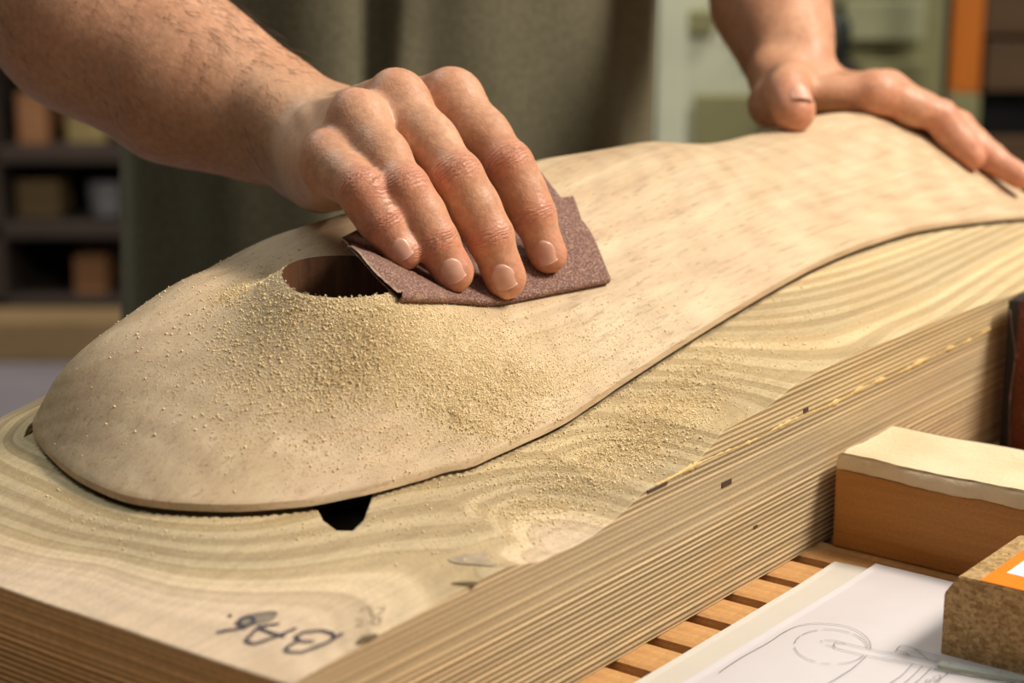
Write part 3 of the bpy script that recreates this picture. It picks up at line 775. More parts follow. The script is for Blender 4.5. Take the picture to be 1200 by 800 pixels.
# ------------------------------------------------------------------ plywood form
def build_form(mat_low, mat_up):
    root = empty('plywood_form', ORG, SWROT)
    ns, nw = 560, 250
    S = np.linspace(F_S0, F_S1, ns); Wv = np.linspace(0, F_W1, nw)
    g = np.stack(np.meshgrid(S, Wv, indexing='ij'), -1).reshape(-1, 2)
    z = form_z(g)
    V = [(a, b, c) for (a, b), c in zip(g, z)]
    idx = np.arange(ns * nw).reshape(ns, nw)
    Fc = np.stack([idx[:-1, :-1], idx[1:, :-1], idx[1:, 1:], idx[:-1, 1:]], -1).reshape(-1, 4).tolist()
    ring = list(idx[:, 0]) + list(idx[-1, 1:]) + list(idx[-2::-1, -1]) + list(idx[0, -2:0:-1])
    n0 = len(V)
    V += [(V[i][0], V[i][1], 0.0) for i in ring]
    m = len(ring)
    for k in range(m):
        a, b = ring[k], ring[(k + 1) % m]; Fc.append((b, a, n0 + k, n0 + (k + 1) % m))
    Fc.append([n0 + k for k in range(m)][::-1])
    me = bpy.data.meshes.new('form'); me.from_pydata(V, [], Fc); me.update()
    # notches: a routed slot that runs in under the shell, and a small one at its end
    cutters = []
    def cutter(px, zref, depth, up=.03):
        P = [at_z(x, y, zref) for x, y in px]; n = len(P)
        vs_ = [(p[0], p[1], zref - depth) for p in P] + [(p[0], p[1], zref + up) for p in P]
        fs = [list(range(n))[::-1], list(range(n, 2 * n))] + [[i, (i + 1) % n, n + (i + 1) % n, n + i] for i in range(n)]
        o = mesh_obj('cutter', vs_, fs, None, None, loc=ORG, rotz=SWROT)
        bm = bmesh.new(); bm.from_mesh(o.data); bmesh.ops.recalc_face_normals(bm, faces=bm.faces); bm.to_mesh(o.data); bm.free()
        cutters.append(o)
    cutter([(362, 575), (368, 590), (378, 604), (394, 611), (413, 610), (426, 600), (433, 586), (440, 570), (430, 552), (400, 545), (365, 555)], .066, .016)
    cutter([(28, 513), (31, 505), (34, 498), (44, 492), (44, 505), (36, 511)], .069, .02)
    for c in cutters[:1]:                                   # a dark-coloured lining mesh is set into the slot
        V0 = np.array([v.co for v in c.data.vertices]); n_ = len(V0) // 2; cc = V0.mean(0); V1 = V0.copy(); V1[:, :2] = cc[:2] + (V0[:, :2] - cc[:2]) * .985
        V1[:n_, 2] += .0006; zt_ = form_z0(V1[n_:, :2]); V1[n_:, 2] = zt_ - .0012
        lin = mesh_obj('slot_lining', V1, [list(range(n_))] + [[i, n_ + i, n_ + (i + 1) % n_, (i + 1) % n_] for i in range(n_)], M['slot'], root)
    base = bpy.data.objects.new('form_tmp', me); col.objects.link(base); base.location = ORG; base.rotation_euler = (0, 0, SWROT)
    bm = bmesh.new(); bm.from_mesh(me); bmesh.ops.recalc_face_normals(bm, faces=bm.faces); bm.to_mesh(me); bm.free()
    for c in cutters:
        md = base.modifiers.new('cut', 'BOOLEAN'); md.object = c; md.operation = 'DIFFERENCE'; md.solver = 'EXACT'
    bpy.context.view_layer.update()
    ev = base.evaluated_get(bpy.context.evaluated_depsgraph_get())
    full = bpy.data.meshes.new_from_object(ev)
    for o in cutters + [base]: bpy.data.objects.remove(o, do_unlink=True)
    for nm, keep_low, mt in (('lower_board_stack', True, mat_low), ('upper_board_stack', False, mat_up)):
        bm = bmesh.new(); bm.from_mesh(full)
        r = bmesh.ops.bisect_plane(bm, geom=list(bm.verts) + list(bm.edges) + list(bm.faces), plane_co=(0, 0, JOINT_Z), plane_no=(0, 0, 1),
                                   clear_outer=keep_low, clear_inner=not keep_low)
        for f in bm.faces:
            f.smooth = f.normal.z > .3
        me2 = bpy.data.meshes.new(nm); bm.to_mesh(me2); bm.free()
        data_obj(nm, me2, mt, root)
    return root
JOINT_Z = .0645
# ------------------------------------------------------------------ wooden shell
def build_shell(mat, mat_in):
    n = len(outline3); O2 = outline3[:, :2]
    # pair every outline point with a rim point by angle around the hole, so the rings do not twist
    ang = lambda P: np.unwrap(np.arctan2(P[:, 1] - hole_c[1], P[:, 0] - hole_c[0]))
    R2 = rim3[:, :2]
    if np.sign(np.diff(ang(R2)).sum()) != np.sign(np.diff(ang(O2)).sum()): R2 = R2[::-1]
    # rim directions follow the outline by arc fraction blended with angle
    aO = ang(O2); aR = ang(R2); 
    if aR[-1] < aR[0]: aO, aR = -aO, -aR
    off = np.round((aO.mean() - aR.mean()) / (2 * math.pi)) * 2 * math.pi
    ext = np.concatenate([aR - 2 * math.pi, aR, aR + 2 * math.pi]); Rx = np.tile(R2, (3, 1))
    R2 = np.stack([np.interp(aO - off, ext, Rx[:, k]) for k in (0, 1)], 1)
    ts = np.concatenate([np.linspace(0, .12, 14, endpoint=False), np.linspace(.12, 1, 76)])
    rows = [R2 + (O2 - R2) * t for t in ts]
    q = np.concatenate(rows); z = shell_z(q)
    m = len(ts)
    # thickness: 3 mm at the outer edge, thick around the hole
    t_all = np.repeat(ts, n); d_out = outline_dist(q)
    thick = .0028 + .0022 * np.clip(d_out / .02, 0, 1) + .013 * np.clip((.25 - t_all) / .25, 0, 1) ** 1.0
    # soften the top arris at the outer edge
    z = z - .0003 * np.clip(1 - d_out / .0008, 0, 1)
    V = np.vstack([np.column_stack([q, z]), np.column_stack([q, z - thick])])
    Fc = []
    I = np.arange(m * n).reshape(m, n); J = I + m * n
    In = np.roll(I, -1, 1); Jn = np.roll(J, -1, 1)
    Fc += np.stack([I[:-1], In[:-1], In[1:], I[1:]], -1).reshape(-1, 4).tolist()
    Fc += np.stack([J[:-1], J[1:], Jn[1:], Jn[:-1]], -1).reshape(-1, 4).tolist()
    Fc += np.stack([I[-1], In[-1], Jn[-1], J[-1]], -1).tolist()
    ninner = len(Fc)
    Fc += np.stack([I[0], J[0], Jn[0], In[0]], -1).tolist()
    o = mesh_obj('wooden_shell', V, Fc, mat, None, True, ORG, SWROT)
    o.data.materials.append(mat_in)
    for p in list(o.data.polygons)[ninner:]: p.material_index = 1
    bm = bmesh.new(); bm.from_mesh(o.data); bmesh.ops.recalc_face_normals(bm, faces=bm.faces)
    bm.edges.ensure_lookup_table()
    for e in bm.edges:
        if len(e.link_faces) == 2 and e.calc_face_angle(0) > .6: e.smooth = False
    bm.to_mesh(o.data); bm.free()
    return o
# ------------------------------------------------------------------ workshop setting
def slab(name, size, center, mat):
    o = bm_obj(name, box_bm(size), mat, None, loc=center); tag(o, kind='structure'); return o
fm = NT('concrete_floor'); fv = fm.coord(); M['floor'] = fm.out(fm.ramp(fm.noise(fv, 3, 6, .6), [(.3, srgb(104, 99, 104)), (.7, srgb(126, 121, 125))]), .7, fm.bump(fm.noise(fv, 60), .2, .003), .3)
M['wall'] = plain('plaster_wall', srgb(120, 112, 90), .9, .15, 3); M['ceiling'] = plain('ceiling_plaster', srgb(150, 146, 130), .9, .1, 3)
slab('floor', (9, 9, .1), (.3, 2.0, FLOOR_Z - .05), M['floor'])
slab('wall_back', (9, .12, 3.4), (.3, 5.6, FLOOR_Z + 1.7), M['wall'])
slab('wall_left', (.12, 9, 3.4), (-4.2, 2.0, FLOOR_Z + 1.7), M['wall'])
slab('wall_right', (.12, 9, 3.4), (4.8, 2.0, FLOOR_Z + 1.7), M['wall'])

# ------------------------------------------------------------------ bench
def build_bench():
    root = empty('slatted_workbench', (ORG[0], ORG[1], FLOOR_Z), SWROT)
    pitch = .0289; s0 = .0193 + .0035; w0, w1 = -.62, .312; top = -FLOOR_Z
    bm = box_bm((pitch - .0062, w1 - w0, .022), (0, 0, 0), .0028, 2); me = bpy.data.meshes.new('slat'); bm.to_mesh(me); bm.free()
    me.materials.append(M['slat']); rs = random.Random(2)
    for i in range(-19, 27):
        o = bpy.data.objects.new('slat', me); col.objects.link(o); o.parent = root
        s = s0 + i * pitch + pitch / 2 - .0015
        o.location = (s + rs.uniform(-.0004, .0004), (w0 + w1) / 2 + rs.uniform(-.002, .002), top - .011 - rs.uniform(0, .0006)); o.rotation_euler = (0, 0, rs.uniform(-.0012, .0012))
    sA = s0 - 19 * pitch; sB = s0 + 27 * pitch
    for w in (w0 + .06, -.1, w1 - .06):
        bm_obj('rail', box_bm((sB - sA, .05, .06), (0, 0, 0), .003), M['rail'], root, loc=((sA + sB) / 2, w, top - .052))
    for s in (sA + .06, sB - .06):
        for w in (w0 + .06, w1 - .06):
            bm_obj('leg', box_bm((.06, .06, top - .082), (0, 0, 0), .004), M['rail'], root, loc=(s, w, (top - .082) / 2))
        bm_obj('crossbar', box_bm((.04, w1 - w0 - .18, .06), (0, 0, 0), .003), M['rail'], root, loc=(s, (w0 + w1) / 2, .25))
    tag(root, 'workbench with a top of spaced orange-brown wooden slats', 'workbench')
    return root
bench = build_bench()

# ------------------------------------------------------------------ form, its marks
form = build_form(M['ply_low'], M['ply_up'])
tag(form, 'carved block of striped laminated plywood lying on the slats under the shell', 'mould')
def form_px(x, y, lift=.0003):
    """pixel to a spot on the carved top of the form"""
    ds = np.linspace(.55, 1.2, 900); P = CAM + ds[:, None] * ray(x, y); q = np.stack([(P - ORG) @ _L, (P - ORG) @ _W], 1)
    ok = (P[:, 2] < form_z0(q)) & (q[:, 1] > -.001) & (q[:, 0] > F_S0 - .001)
    i = np.argmax(ok); return np.array([q[i, 0], q[i, 1], form_z0(q[i:i + 1])[0] + lift])
def form_tilt(q): return form_z(np.array([q[:2]]))[0]
def ribbon(name, strokes, width, mat, parent, up=.00035, lift_fn=None, smooth=True):
    """ink strokes laid on a surface as thin strips"""
    V = []; F = []
    for st in strokes:
        P = np.array(st, float)
        if len(P) > 2 and smooth: P = catmull(P, 6)
        elif len(P) > 2: P = resample(P, 24)
        n = len(P); b0 = len(V)
        for i in range(n):
            t = P[min(i + 1, n - 1)] - P[max(i - 1, 0)]; s = np.array([-t[1], t[0], 0]); s = s / (np.linalg.norm(s) + 1e-9) * width / 2
            for sg in (-1, 1):
                q = P[i] + s * sg
                if lift_fn is not None: q[2] = lift_fn(q) + up
                V.append(q)
        for i in range(n - 1): F.append((b0 + 2 * i, b0 + 2 * i + 1, b0 + 2 * i + 3, b0 + 2 * i + 2))
    o = mesh_obj(name, V, F, mat, parent)
    return o
def zpx(x, y): return 240 + x * .2, 690 + y * .2
S_BA6 = [[(70, 262), (150, 250), (235, 232), (295, 200), (270, 172), (215, 182), (198, 212), (235, 232)],
         [(440, 210), (320, 225), (240, 310), (252, 322), (290, 328), (410, 290), (540, 235)], [(320, 238), (390, 262), (470, 286)],
         [(810, 268), (720, 325), (570, 380), (490, 378), (470, 360), (510, 330), (560, 310), (640, 318)], [(560, 310), (528, 290), (580, 262), (680, 250), (745, 266), (765, 292)]]
ribbon('marker_lettering', [[form_px(*zpx(x, y)) for x, y in st] for st in S_BA6], .0013, M['marker'], form, .0006, form_tilt, False)
S_213 = [[(890, 190), (905, 178), (925, 182), (920, 200), (895, 222), (935, 215)], [(925, 130), (945, 112), (975, 120), (1000, 205)], [(1005, 118), (1040, 108), (1055, 130), (1010, 160), (1035, 175), (1020, 212), (960, 195)]]
ribbon('pencil_lettering', [[form_px(*zpx(x, y)) for x, y in st] for st in S_213], .0006, M['pencil'], form, .0007, form_tilt)
def blotch(name, px, mat, up=.0004):
    P = catmull([form_px(x, y) for x, y in px], 5, True); c = P.mean(0); V = []; R = 4
    for k in range(R): 
        for p in P:
            q = c + (p - c) * (k + 1) / R; q[2] = form_tilt(q) + up; V.append(q)
    n = len(P); c[2] = form_tilt(c) + up; V.append(c); F = [(k * n + i, k * n + (i + 1) % n, (k + 1) * n + (i + 1) % n, (k + 1) * n + i) for k in range(R - 1) for i in range(n)] + [(i, len(V) - 1, (i + 1) % n) for i in range(n)]
    return mesh_obj(name, V, F, mat, form, True)
blotch('knot', [zpx(175, 205), zpx(230, 165), zpx(310, 145), zpx(420, 140), zpx(400, 185), zpx(330, 205), zpx(250, 222)], M['knot_grey'])
blotch('knot', [zpx(885, 318), zpx(930, 285), zpx(1015, 270), zpx(985, 305), zpx(910, 332)], M['knot_dark'])
blotch('knot', [zpx(135, 162), zpx(150, 153), zpx(163, 162), zpx(148, 172)], M['knot_dark'])
blotch('repair_plug', [(526, 655), (545, 651), (572, 650), (574, 658), (580, 664), (556, 663), (534, 661)], M['knot_pale'])
blotch('repair_plug', [(528, 685), (545, 683), (561, 686), (553, 690)], M['knot_dark'])
# small open joints on the long cut face
for (x, y, l, h) in [(851, 566, .0075, .0022), (944, 480, .004, .0018), (770, 571, .014, .0012), (885, 617, .003, .0012)]:
    a = at_w(x, y, 0); bm_obj('open_joint', box_bm((l, .0006, h), (0, 0, 0)), M['slot'], form, loc=(a[0], -.0001, a[2]))
# bead of squeezed-out glue and splinters along the joint of the two stacks
V = []; F = []; rs = random.Random(8); ss = np.arange(.050, F_S1 - .01, .0016)
for s in ss:
    r = .0005 + .0011 * max(0, math.sin(s * 210 + 2 * math.sin(s * 57))) * rs.random() + .0003 * rs.random(); zc = JOINT_Z + .0005 * math.sin(s * 90)
    for k in range(7): a = math.pi * k / 6; V.append((s, .0004 - r * .8 * math.sin(a), zc + r * math.cos(a)))
for i in range(len(ss) - 1):
    for k in range(6): F.append((i * 7 + k, i * 7 + k + 1, i * 7 + 8 + k, i * 7 + 7 + k))
mesh_obj('glue_bead', V, F, M['glue'], form, True)

# ------------------------------------------------------------------ shell
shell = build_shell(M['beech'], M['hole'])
tag(shell, 'smooth pale wooden shell with a round hole near its blunt end', 'shell')

# ------------------------------------------------------------------ sandpaper sheet folded double under the fingers
def build_sandpaper():
    A, B_, C_, D_ = (400, 284), (466, 351), (711, 331), (634, 207)
    bottom = catmull([B_, (505, 354), (545, 357), (580, 358), (640, 346), C_], 10); right = catmull([C_, (694, 285), (680, 262), (656, 236), D_], 10)
    top = catmull([A, (470, 250), (560, 215), D_], 10); left = catmull([B_, (440, 325), (420, 302), A], 10)
    ev = lambda c, t: np.array([np.interp(t, np.linspace(0, 1, len(c)), c[:, k]) for k in (0, 1)])
    nu, nv = 46, 34
    dep = {}
    for k, p in (('A', A), ('B', B_), ('C', C_), ('D', D_)): dep[k] = shell_hit(*p) or .86
    dep['A'] = .834; dep['B'] = min(dep['B'], .768)
    U = np.linspace(0, 1, nu); Vv = np.linspace(0, 1, nv); G = np.zeros((nv, nu, 3)); Nn = np.zeros((nv, nu, 3))
    for j, v in enumerate(Vv):
        for i, u in enumerate(U):
            p = (1 - v) * ev(bottom, u) + v * ev(top, u) + (1 - u) * ev(left, v) + u * ev(right, v)
            p = p - ((1 - u) * (1 - v) * np.array(B_) + u * (1 - v) * np.array(C_) + u * v * np.array(D_) + (1 - u) * v * np.array(A))
            d0 = (1 - u) * (1 - v) * dep['B'] + u * (1 - v) * dep['C'] + u * v * dep['D'] + (1 - u) * v * dep['A']
            h = shell_hit(*p)
            d = d0 if h is None else (min(h, d0 + .02) if u > .25 else min(h, d0 + .06 * u))
            G[j, i] = at_depth(*p, d)
    # square the sheet off the shell and smooth it
    for _ in range(6):
        K = G.copy(); K[1:-1, 1:-1] = (G[:-2, 1:-1] + G[2:, 1:-1] + G[1:-1, :-2] + G[1:-1, 2:]) / 4; G = .5 * G + .5 * K
    P = G.reshape(-1, 3); q = np.stack([(P - ORG) @ _L, (P - ORG) @ _W], 1); zs = shell_z(q)
    ok = np.linalg.norm(q - hole_c, axis=1) > .030
    P[:, 2] = np.where(ok, np.maximum(P[:, 2], zs + .0003), P[:, 2])
    G = P.reshape(nv, nu, 3)
    du = np.gradient(G, axis=1); dv = np.gradient(G, axis=0); N = np.cross(du, dv); N /= np.linalg.norm(N, axis=2, keepdims=True)
    if N[..., 2].mean() < 0: N = -N
    t = .0008
    def sheet(lift):
        return G + N * lift
    Vs = []; F = []
    gap = .0005 + .0016 * (1 - Vv[:, None, None]) ** 4 * np.ones((nv, nu, 1))
    layers = [sheet(.0001), sheet(t), sheet(t + gap), sheet(2 * t + gap)]
    for l in layers: Vs.append(l.reshape(-1, 3))
    I = np.arange(nu * nv).reshape(nv, nu); k = nu * nv
    for a in range(4):
        f = np.stack([I[:-1, :-1], I[:-1, 1:], I[1:, 1:], I[1:, :-1]], -1).reshape(-1, 4) + a * k
        F += (f if a % 2 else f[:, ::-1]).tolist()
    for a, b in ((0, 1), (2, 3)):
        for ring in (I[-1], I[:, 0], I[:, -1]):
            F += [(ring[i] + a * k, ring[i + 1] + a * k, ring[i + 1] + b * k, ring[i] + b * k) for i in range(len(ring) - 1)]
    # rolled fold along the front edge
    n0 = 4 * k; seg = 8; fold = []
    outw = -dv[0] / np.linalg.norm(dv[0], axis=1, keepdims=True)
    H = 2 * t + .0021
    for s in range(seg + 1):
        a = math.pi * s / seg; fold.append(G[0] + N[0] * (.0001 + H / 2 - math.cos(a) * H / 2) + outw * math.sin(a) * H * .55)
    Vs.append(np.array(fold).reshape(-1, 3))
    for s in range(seg):
        for i in range(nu - 1): F.append((n0 + s * nu + i, n0 + s * nu + i + 1, n0 + (s + 1) * nu + i + 1, n0 + (s + 1) * nu + i))
    root = empty('sandpaper_sheet', G[nv // 2, nu // 2])
    o_ = np.array(root.location)
    mesh_obj('abrasive_sheet', np.vstack(Vs) - o_, F, M['grit'], root, True)
    # pale torn edge towards the hole, and the loose ear on the far side
    e = layers[3][:, 0]; V = []; F = []; rs = random.Random(3)
    for i in range(nv):
        w = .0004 + .0005 * rs.random(); V += [e[i] - N[i, 0] * .0009 - o_, e[i] + N[i, 0] * .0001 - o_, e[i] - du[i, 0] / np.linalg.norm(du[i, 0]) * w - N[i, 0] * .0004 - o_]
    for i in range(nv - 1):
        for k2 in range(3): F.append((3 * i + k2, 3 * i + (k2 + 1) % 3, 3 * i + 3 + (k2 + 1) % 3, 3 * i + 3 + k2))
    mesh_obj('torn_edge', V, F, M['pale_edge'], root)
    ear = [(650, 236), (672, 233), (676, 244), (684, 268), (694, 290), (660, 275)]
    Vt = []
    for lay in (.0006, .0014):
        for x, y in ear: Vt.append(at_depth(x, y, shell_hit(x, y) - .001) + np.array([0, 0, lay]) - o_)
    n = len(ear); F = [list(range(n))[::-1], list(range(n, 2 * n))] + [[i, (i + 1) % n, n + (i + 1) % n, n + i] for i in range(n)]
    mesh_obj('folded_flap', Vt, F, M['grit'], root)
    tag(root, 'brown sandpaper folded double, pressed on the shell under the fingertips', 'sandpaper')
build_sandpaper()

# ------------------------------------------------------------------ things on the bench
def on_bench(name, s, w, z=0.): return empty(name, from_sw(s, w, z), SWROT)
# felt-topped block
r = on_bench('felt_sanding_block', .187, -.006)
bm_obj('wood_body', box_bm((.056, .15, .0362), (.028, -.075, .0181), .0012), M['pine'], r)
bm = bmesh.new(); nx, ny = 22, 60; V = []; rs = random.Random(5)
prof = []
def felt_edge(t, k): return .0005 * math.sin(t * 17 + k) + .0003 * math.sin(t * 41 + k * 2) + .0002 * math.sin(t * 97 + k * 3)
V = []; F = []
for lay in (0, 1, 2, 3):
    z = (.0362, .0376, .0426, .0437)[lay]; ins = (.0004, -.0006, 0., .0012)[lay]
    for i in range(nx):
        for j in range(ny):
            x = i / (nx - 1); y = j / (ny - 1)
            X = .0005 + ins + (.055 - 2 * ins) * x; Y = -.0005 - ins - (.149 - 2 * ins) * y
            if i == 0: X += felt_edge(y, lay * .5) - .0012 * max(0, math.sin(y * 9 - 1))
            if j == 0: Y += felt_edge(x, 3 + lay * .5) * .6
            zz = z + (.0003 * math.sin(x * 9 + y * 13) if lay == 3 else 0)
            if lay < 2 and i == 0: zz -= .0012 * max(0, math.sin(y * 8 - 2.2))
            V.append((X, Y, zz))
k = nx * ny; I = np.arange(k).reshape(nx, ny)
ring = list(I[:, 0]) + list(I[-1, 1:]) + list(I[-2::-1, -1]) + list(I[0, -2:0:-1])
F += np.stack([I[:-1, :-1], I[:-1, 1:], I[1:, 1:], I[1:, :-1]], -1).reshape(-1, 4).tolist()
F += (np.stack([I[:-1, :-1], I[1:, :-1], I[1:, 1:], I[:-1, 1:]], -1).reshape(-1, 4) + 3 * k).tolist()
for l in range(3): F += [(ring[(i + 1) % len(ring)] + l * k, ring[i] + l * k, ring[i] + (l + 1) * k, ring[(i + 1) % len(ring)] + (l + 1) * k) for i in range(len(ring))]
mesh_obj('felt_pad', V, F, M['felt'], r, True)
tag(r, 'orange-brown wooden block with a thick cream felt pad on top', 'sanding block')
# chipboard block with label
r = on_bench('chipboard_block', .1005, -.0995, .0004)
sec = [(0, 0), (-.11, 0), (-.11, .0352), (-.0055, .0352), (0, .0270)]       # (w, z) outline, corner cut off
V = [(0, y, z) for y, z in sec] + [(.058, y, z) for y, z in sec]; n = 5
F = [list(range(n)), list(range(n, 2 * n))[::-1]] + [[(i + 1) % n, i, n + i, n + (i + 1) % n] for i in range(n)]
o = mesh_obj('block_body', V, F, M['chip'], r)
bm = bmesh.new(); bm.from_mesh(o.data); bmesh.ops.bevel(bm, geom=list(bm.edges), offset=.0005, segments=2, affect='EDGES'); bmesh.ops.recalc_face_normals(bm, faces=bm.faces); bm.to_mesh(o.data); bm.free()
lab = bm_obj('orange_label', box_bm((.056, .075, .0003), (.0287, -.0515, .03535)), M['orange'], r)
bm_obj('white_field', box_bm((.042, .064, .0002), (.0345, -.0510, .03560)), M['white'], lab)
tag(r, 'chipboard block with a cut corner and an orange and white label on top', 'block')
# block wrapped in sandpaper by the end of the form
r = on_bench('wrapped_sanding_block', .368, -.0076)
bm_obj('core', box_bm((.046, .060, .078), (.025, -.032, .0405), .003), M['pine'], r)
def wrap(name, off_, w_in, mat, y0, y1, zt):
    path = [(-.0012 - off_, 0.0), (-.0012 - off_, zt - .006), (-.0002 - off_, zt - .0016), (.004, zt + off_), (.024, zt + .0006 + off_), (.045, zt + off_), (.0500 + off_, zt - .002), (.0512 + off_, zt - .008), (.0512 + off_, 0.0)]
    P = catmull(path, 5); V = []; F = []; n = len(P)
    for i, (x, z) in enumerate(P):
        t = np.array(P[min(i + 1, n - 1)]) - np.array(P[max(i - 1, 0)]); nn = np.array([-t[1], t[0]]); nn = nn / np.linalg.norm(nn) * .0011
        for (xx, zz) in ((x, z), (x + nn[0], z + nn[1])): V += [(xx, y0, zz), (xx, y1, zz)]
    for i in range(n - 1):
        a, b = 4 * i, 4 * i + 4
        F += [(a, a + 1, b + 1, b), (a + 2, b + 2, b + 3, a + 3), (a, b, b + 2, a + 2), (a + 1, a + 3, b + 3, b + 1)]
    F += [(0, 2, 3, 1), (4 * n - 4, 4 * n - 3, 4 * n - 1, 4 * n - 2)]
    return mesh_obj(name, V, F, mat, r, True)
wrap('dark_liner', 0, 0, M['backing'], .0002, -.060, .0795)
wrap('abrasive_wrap', .0013, 0, M['grit_red'], -.0062, -.060, .0800)
ribbon('wrap_seam', [[(-.0040, -.0058, .004), (-.0040, -.0048, .03), (-.0042, -.0060, .052), (-.0040, -.0030, .068), (-.0036, -.0014, .076)]], .0007, M['pale_edge'], r)
tag(r, 'upright block wrapped in reddish sandpaper with a black edge', 'sanding block')

# drawings
def sheet_obj(name, px, z, mat, label, curl=.0012, seed=1):
    P = np.array([to_sw(on_plane_z(x, y, z))[:2] for x, y in px]); c = P.mean(0)
    r = empty(name, from_sw(c[0], c[1], z), SWROT)
    ns = 26; V = []; F = []
    B0 = catmull(np.array([P[0], *P[1]]) if False else P, 1, True)
    # corners ordered: near-left, far-left, far-right, near-right
    a, b, d, e = P; G = []
    for j in range(ns):
        v = j / (ns - 1)
        for i in range(ns):
            u = i / (ns - 1); q = (1 - u) * ((1 - v) * a + v * b) + u * ((1 - v) * e + v * d)
            h = curl * (math.sin(u * 5 + seed) * .3 + math.sin(v * 7 + seed * 2) * .3 + .4) + curl * 2.0 * max(0, v - .85) / .15 * (.4 + .6 * math.sin(u * 3 + seed))
            G.append((q[0] - c[0], q[1] - c[1], max(h, .0001)))
    V = G + [(x, y, zz + .00025) for x, y, zz in G]
    I = np.arange(ns * ns).reshape(ns, ns); k = ns * ns
    F = np.stack([I[:-1, :-1], I[1:, :-1], I[1:, 1:], I[:-1, 1:]], -1).reshape(-1, 4).tolist()
    F += (np.stack([I[:-1, :-1], I[:-1, 1:], I[1:, 1:], I[1:, :-1]], -1).reshape(-1, 4) + k).tolist()
    ring = list(I[:, 0]) + list(I[-1, 1:]) + list(I[-2::-1, -1]) + list(I[0, -2:0:-1])
    F += [(ring[i], ring[(i + 1) % len(ring)], ring[(i + 1) % len(ring)] + k, ring[i] + k) for i in range(len(ring))]
    mesh_obj('sheet', V, F, mat, r, True)
    tag(r, label, 'paper', 'drawing sheets on the slats')
    return r, c
p1_, c1_ = sheet_obj('drawing_sheet', [(640, 862), (978, 662), (1250, 722), (1010, 960)], .0006, M['paper2'], 'cream paper sheet lying on the slats, lowest of the drawings', .0006, 1)
p2_, c2_ = sheet_obj('drawing_sheet', [(690, 868), (1026, 663), (1300, 724), (1050, 980)], .0022, M['paper'], 'white sheet with a pencil line drawing, lying on another sheet', .0004, 2)
def dz(x, y): return 900 + x * .175, 690 + y * .175
def dt(x, y): return 1020 + x * .15, 740 + y * .15
ell = lambda cx, cy, rx, ry, a0, a1, rot=0.: [(cx + rx * math.cos(math.radians(a)) * math.cos(rot) - ry * math.sin(math.radians(a)) * math.sin(rot), cy + rx * math.cos(math.radians(a)) * math.sin(rot) + ry * math.sin(math.radians(a)) * math.cos(rot)) for a in np.linspace(a0, a1, 12)]
D1 = [[(-330, 560), (-180, 460), (0, 360), (120, 282), (230, 240), (370, 230), (520, 248), (620, 290), (680, 350), (688, 400)],
      ell(422, 385, 245, 115, 185, 212, .05), ell(422, 385, 245, 115, 216, 248, .05), ell(422, 385, 245, 115, 256, 300, .05), ell(422, 385, 245, 115, 305, 358, .05), ell(422, 385, 245, 115, 25, 78, .05), ell(422, 385, 245, 115, 90, 104, .05), ell(422, 385, 245, 115, 112, 172, .05),
      [(660, 448), (560, 535), (410, 629), (300, 700)], [(380, 342), (440, 344), (520, 362), (680, 400), (860, 432), (1010, 460), (1150, 490)],
      [(440, 372), (450, 360), (480, 360), (520, 366)], [(440, 372), (450, 390), (480, 402), (640, 440), (860, 482), (1040, 515), (1150, 545)],
      [(390, 374), (430, 384), (455, 392)], [(352, 346), (366, 358)], [(970, 500), (900, 575), (820, 629), (760, 680)], [(1035, 515), (960, 590), (900, 640), (850, 680)], [(1095, 525), (1020, 600), (960, 650)],
      [(860, 408), (875, 388), (905, 378), (980, 400), (1040, 445), (1075, 475)], [(860, 408), (875, 415), (905, 420), (920, 420), (945, 447)], [(985, 400), (1060, 425), (1150, 448)]]
D2 = [[(0, 130), (120, 155), (330, 195)][:0], [(450, 372), (440, 378), (455, 395), (470, 380), (450, 372)], [(478, 380), (482, 384)], [(515, 350), (490, 358), (500, 372), (520, 375), (505, 392), (488, 385)], [(525, 340), (545, 338), (548, 352), (530, 372), (556, 362)],
      [(430, 380), (432, 402)], [(520, 400), (560, 362), (605, 320)], [(598, 318), (606, 319), (604, 330), (590, 338)]]
def on_sheet(x, y):
    q = to_sw(on_plane_z(x, y, .0032)); return np.array([q[0] - c2_[0], q[1] - c2_[1], 0])
ink_z = lambda q: .0008
ribbon('line_drawing', [[on_sheet(*dz(x, y)) for x, y in st] for st in D1] + [[on_sheet(*dt(x, y)) for x, y in st] for st in D2 if st], .00024, M['ink'], p2_, .0003, ink_z)
# clear ruler in front of the chipboard block
a = to_sw(on_plane_z(1100, 779, .004)); r = empty('clear_ruler', from_sw(a[0], a[1], .0034), SWROT)
dirw = to_sw(on_plane_z(1200, 797, .004)) - a; ang = math.atan2(dirw[1], dirw[0])
bm = box_bm((.24, .0052, .0016), (.12, 0, .0008), .0003, 1); o = bm_obj('ruler_strip', bm, M['ruler'], r); o.rotation_euler = (0, 0, ang)
for i in range(12): 
    t_ = bm_obj('tick', box_bm((.0003, .0016, .0001), (.004 + i * .019, .0014, .00166)), M['ink'], r); t_.rotation_euler = (0, 0, ang)
tag(r, 'clear greenish plastic ruler strip lying on the drawing before the chipboard block', 'ruler')

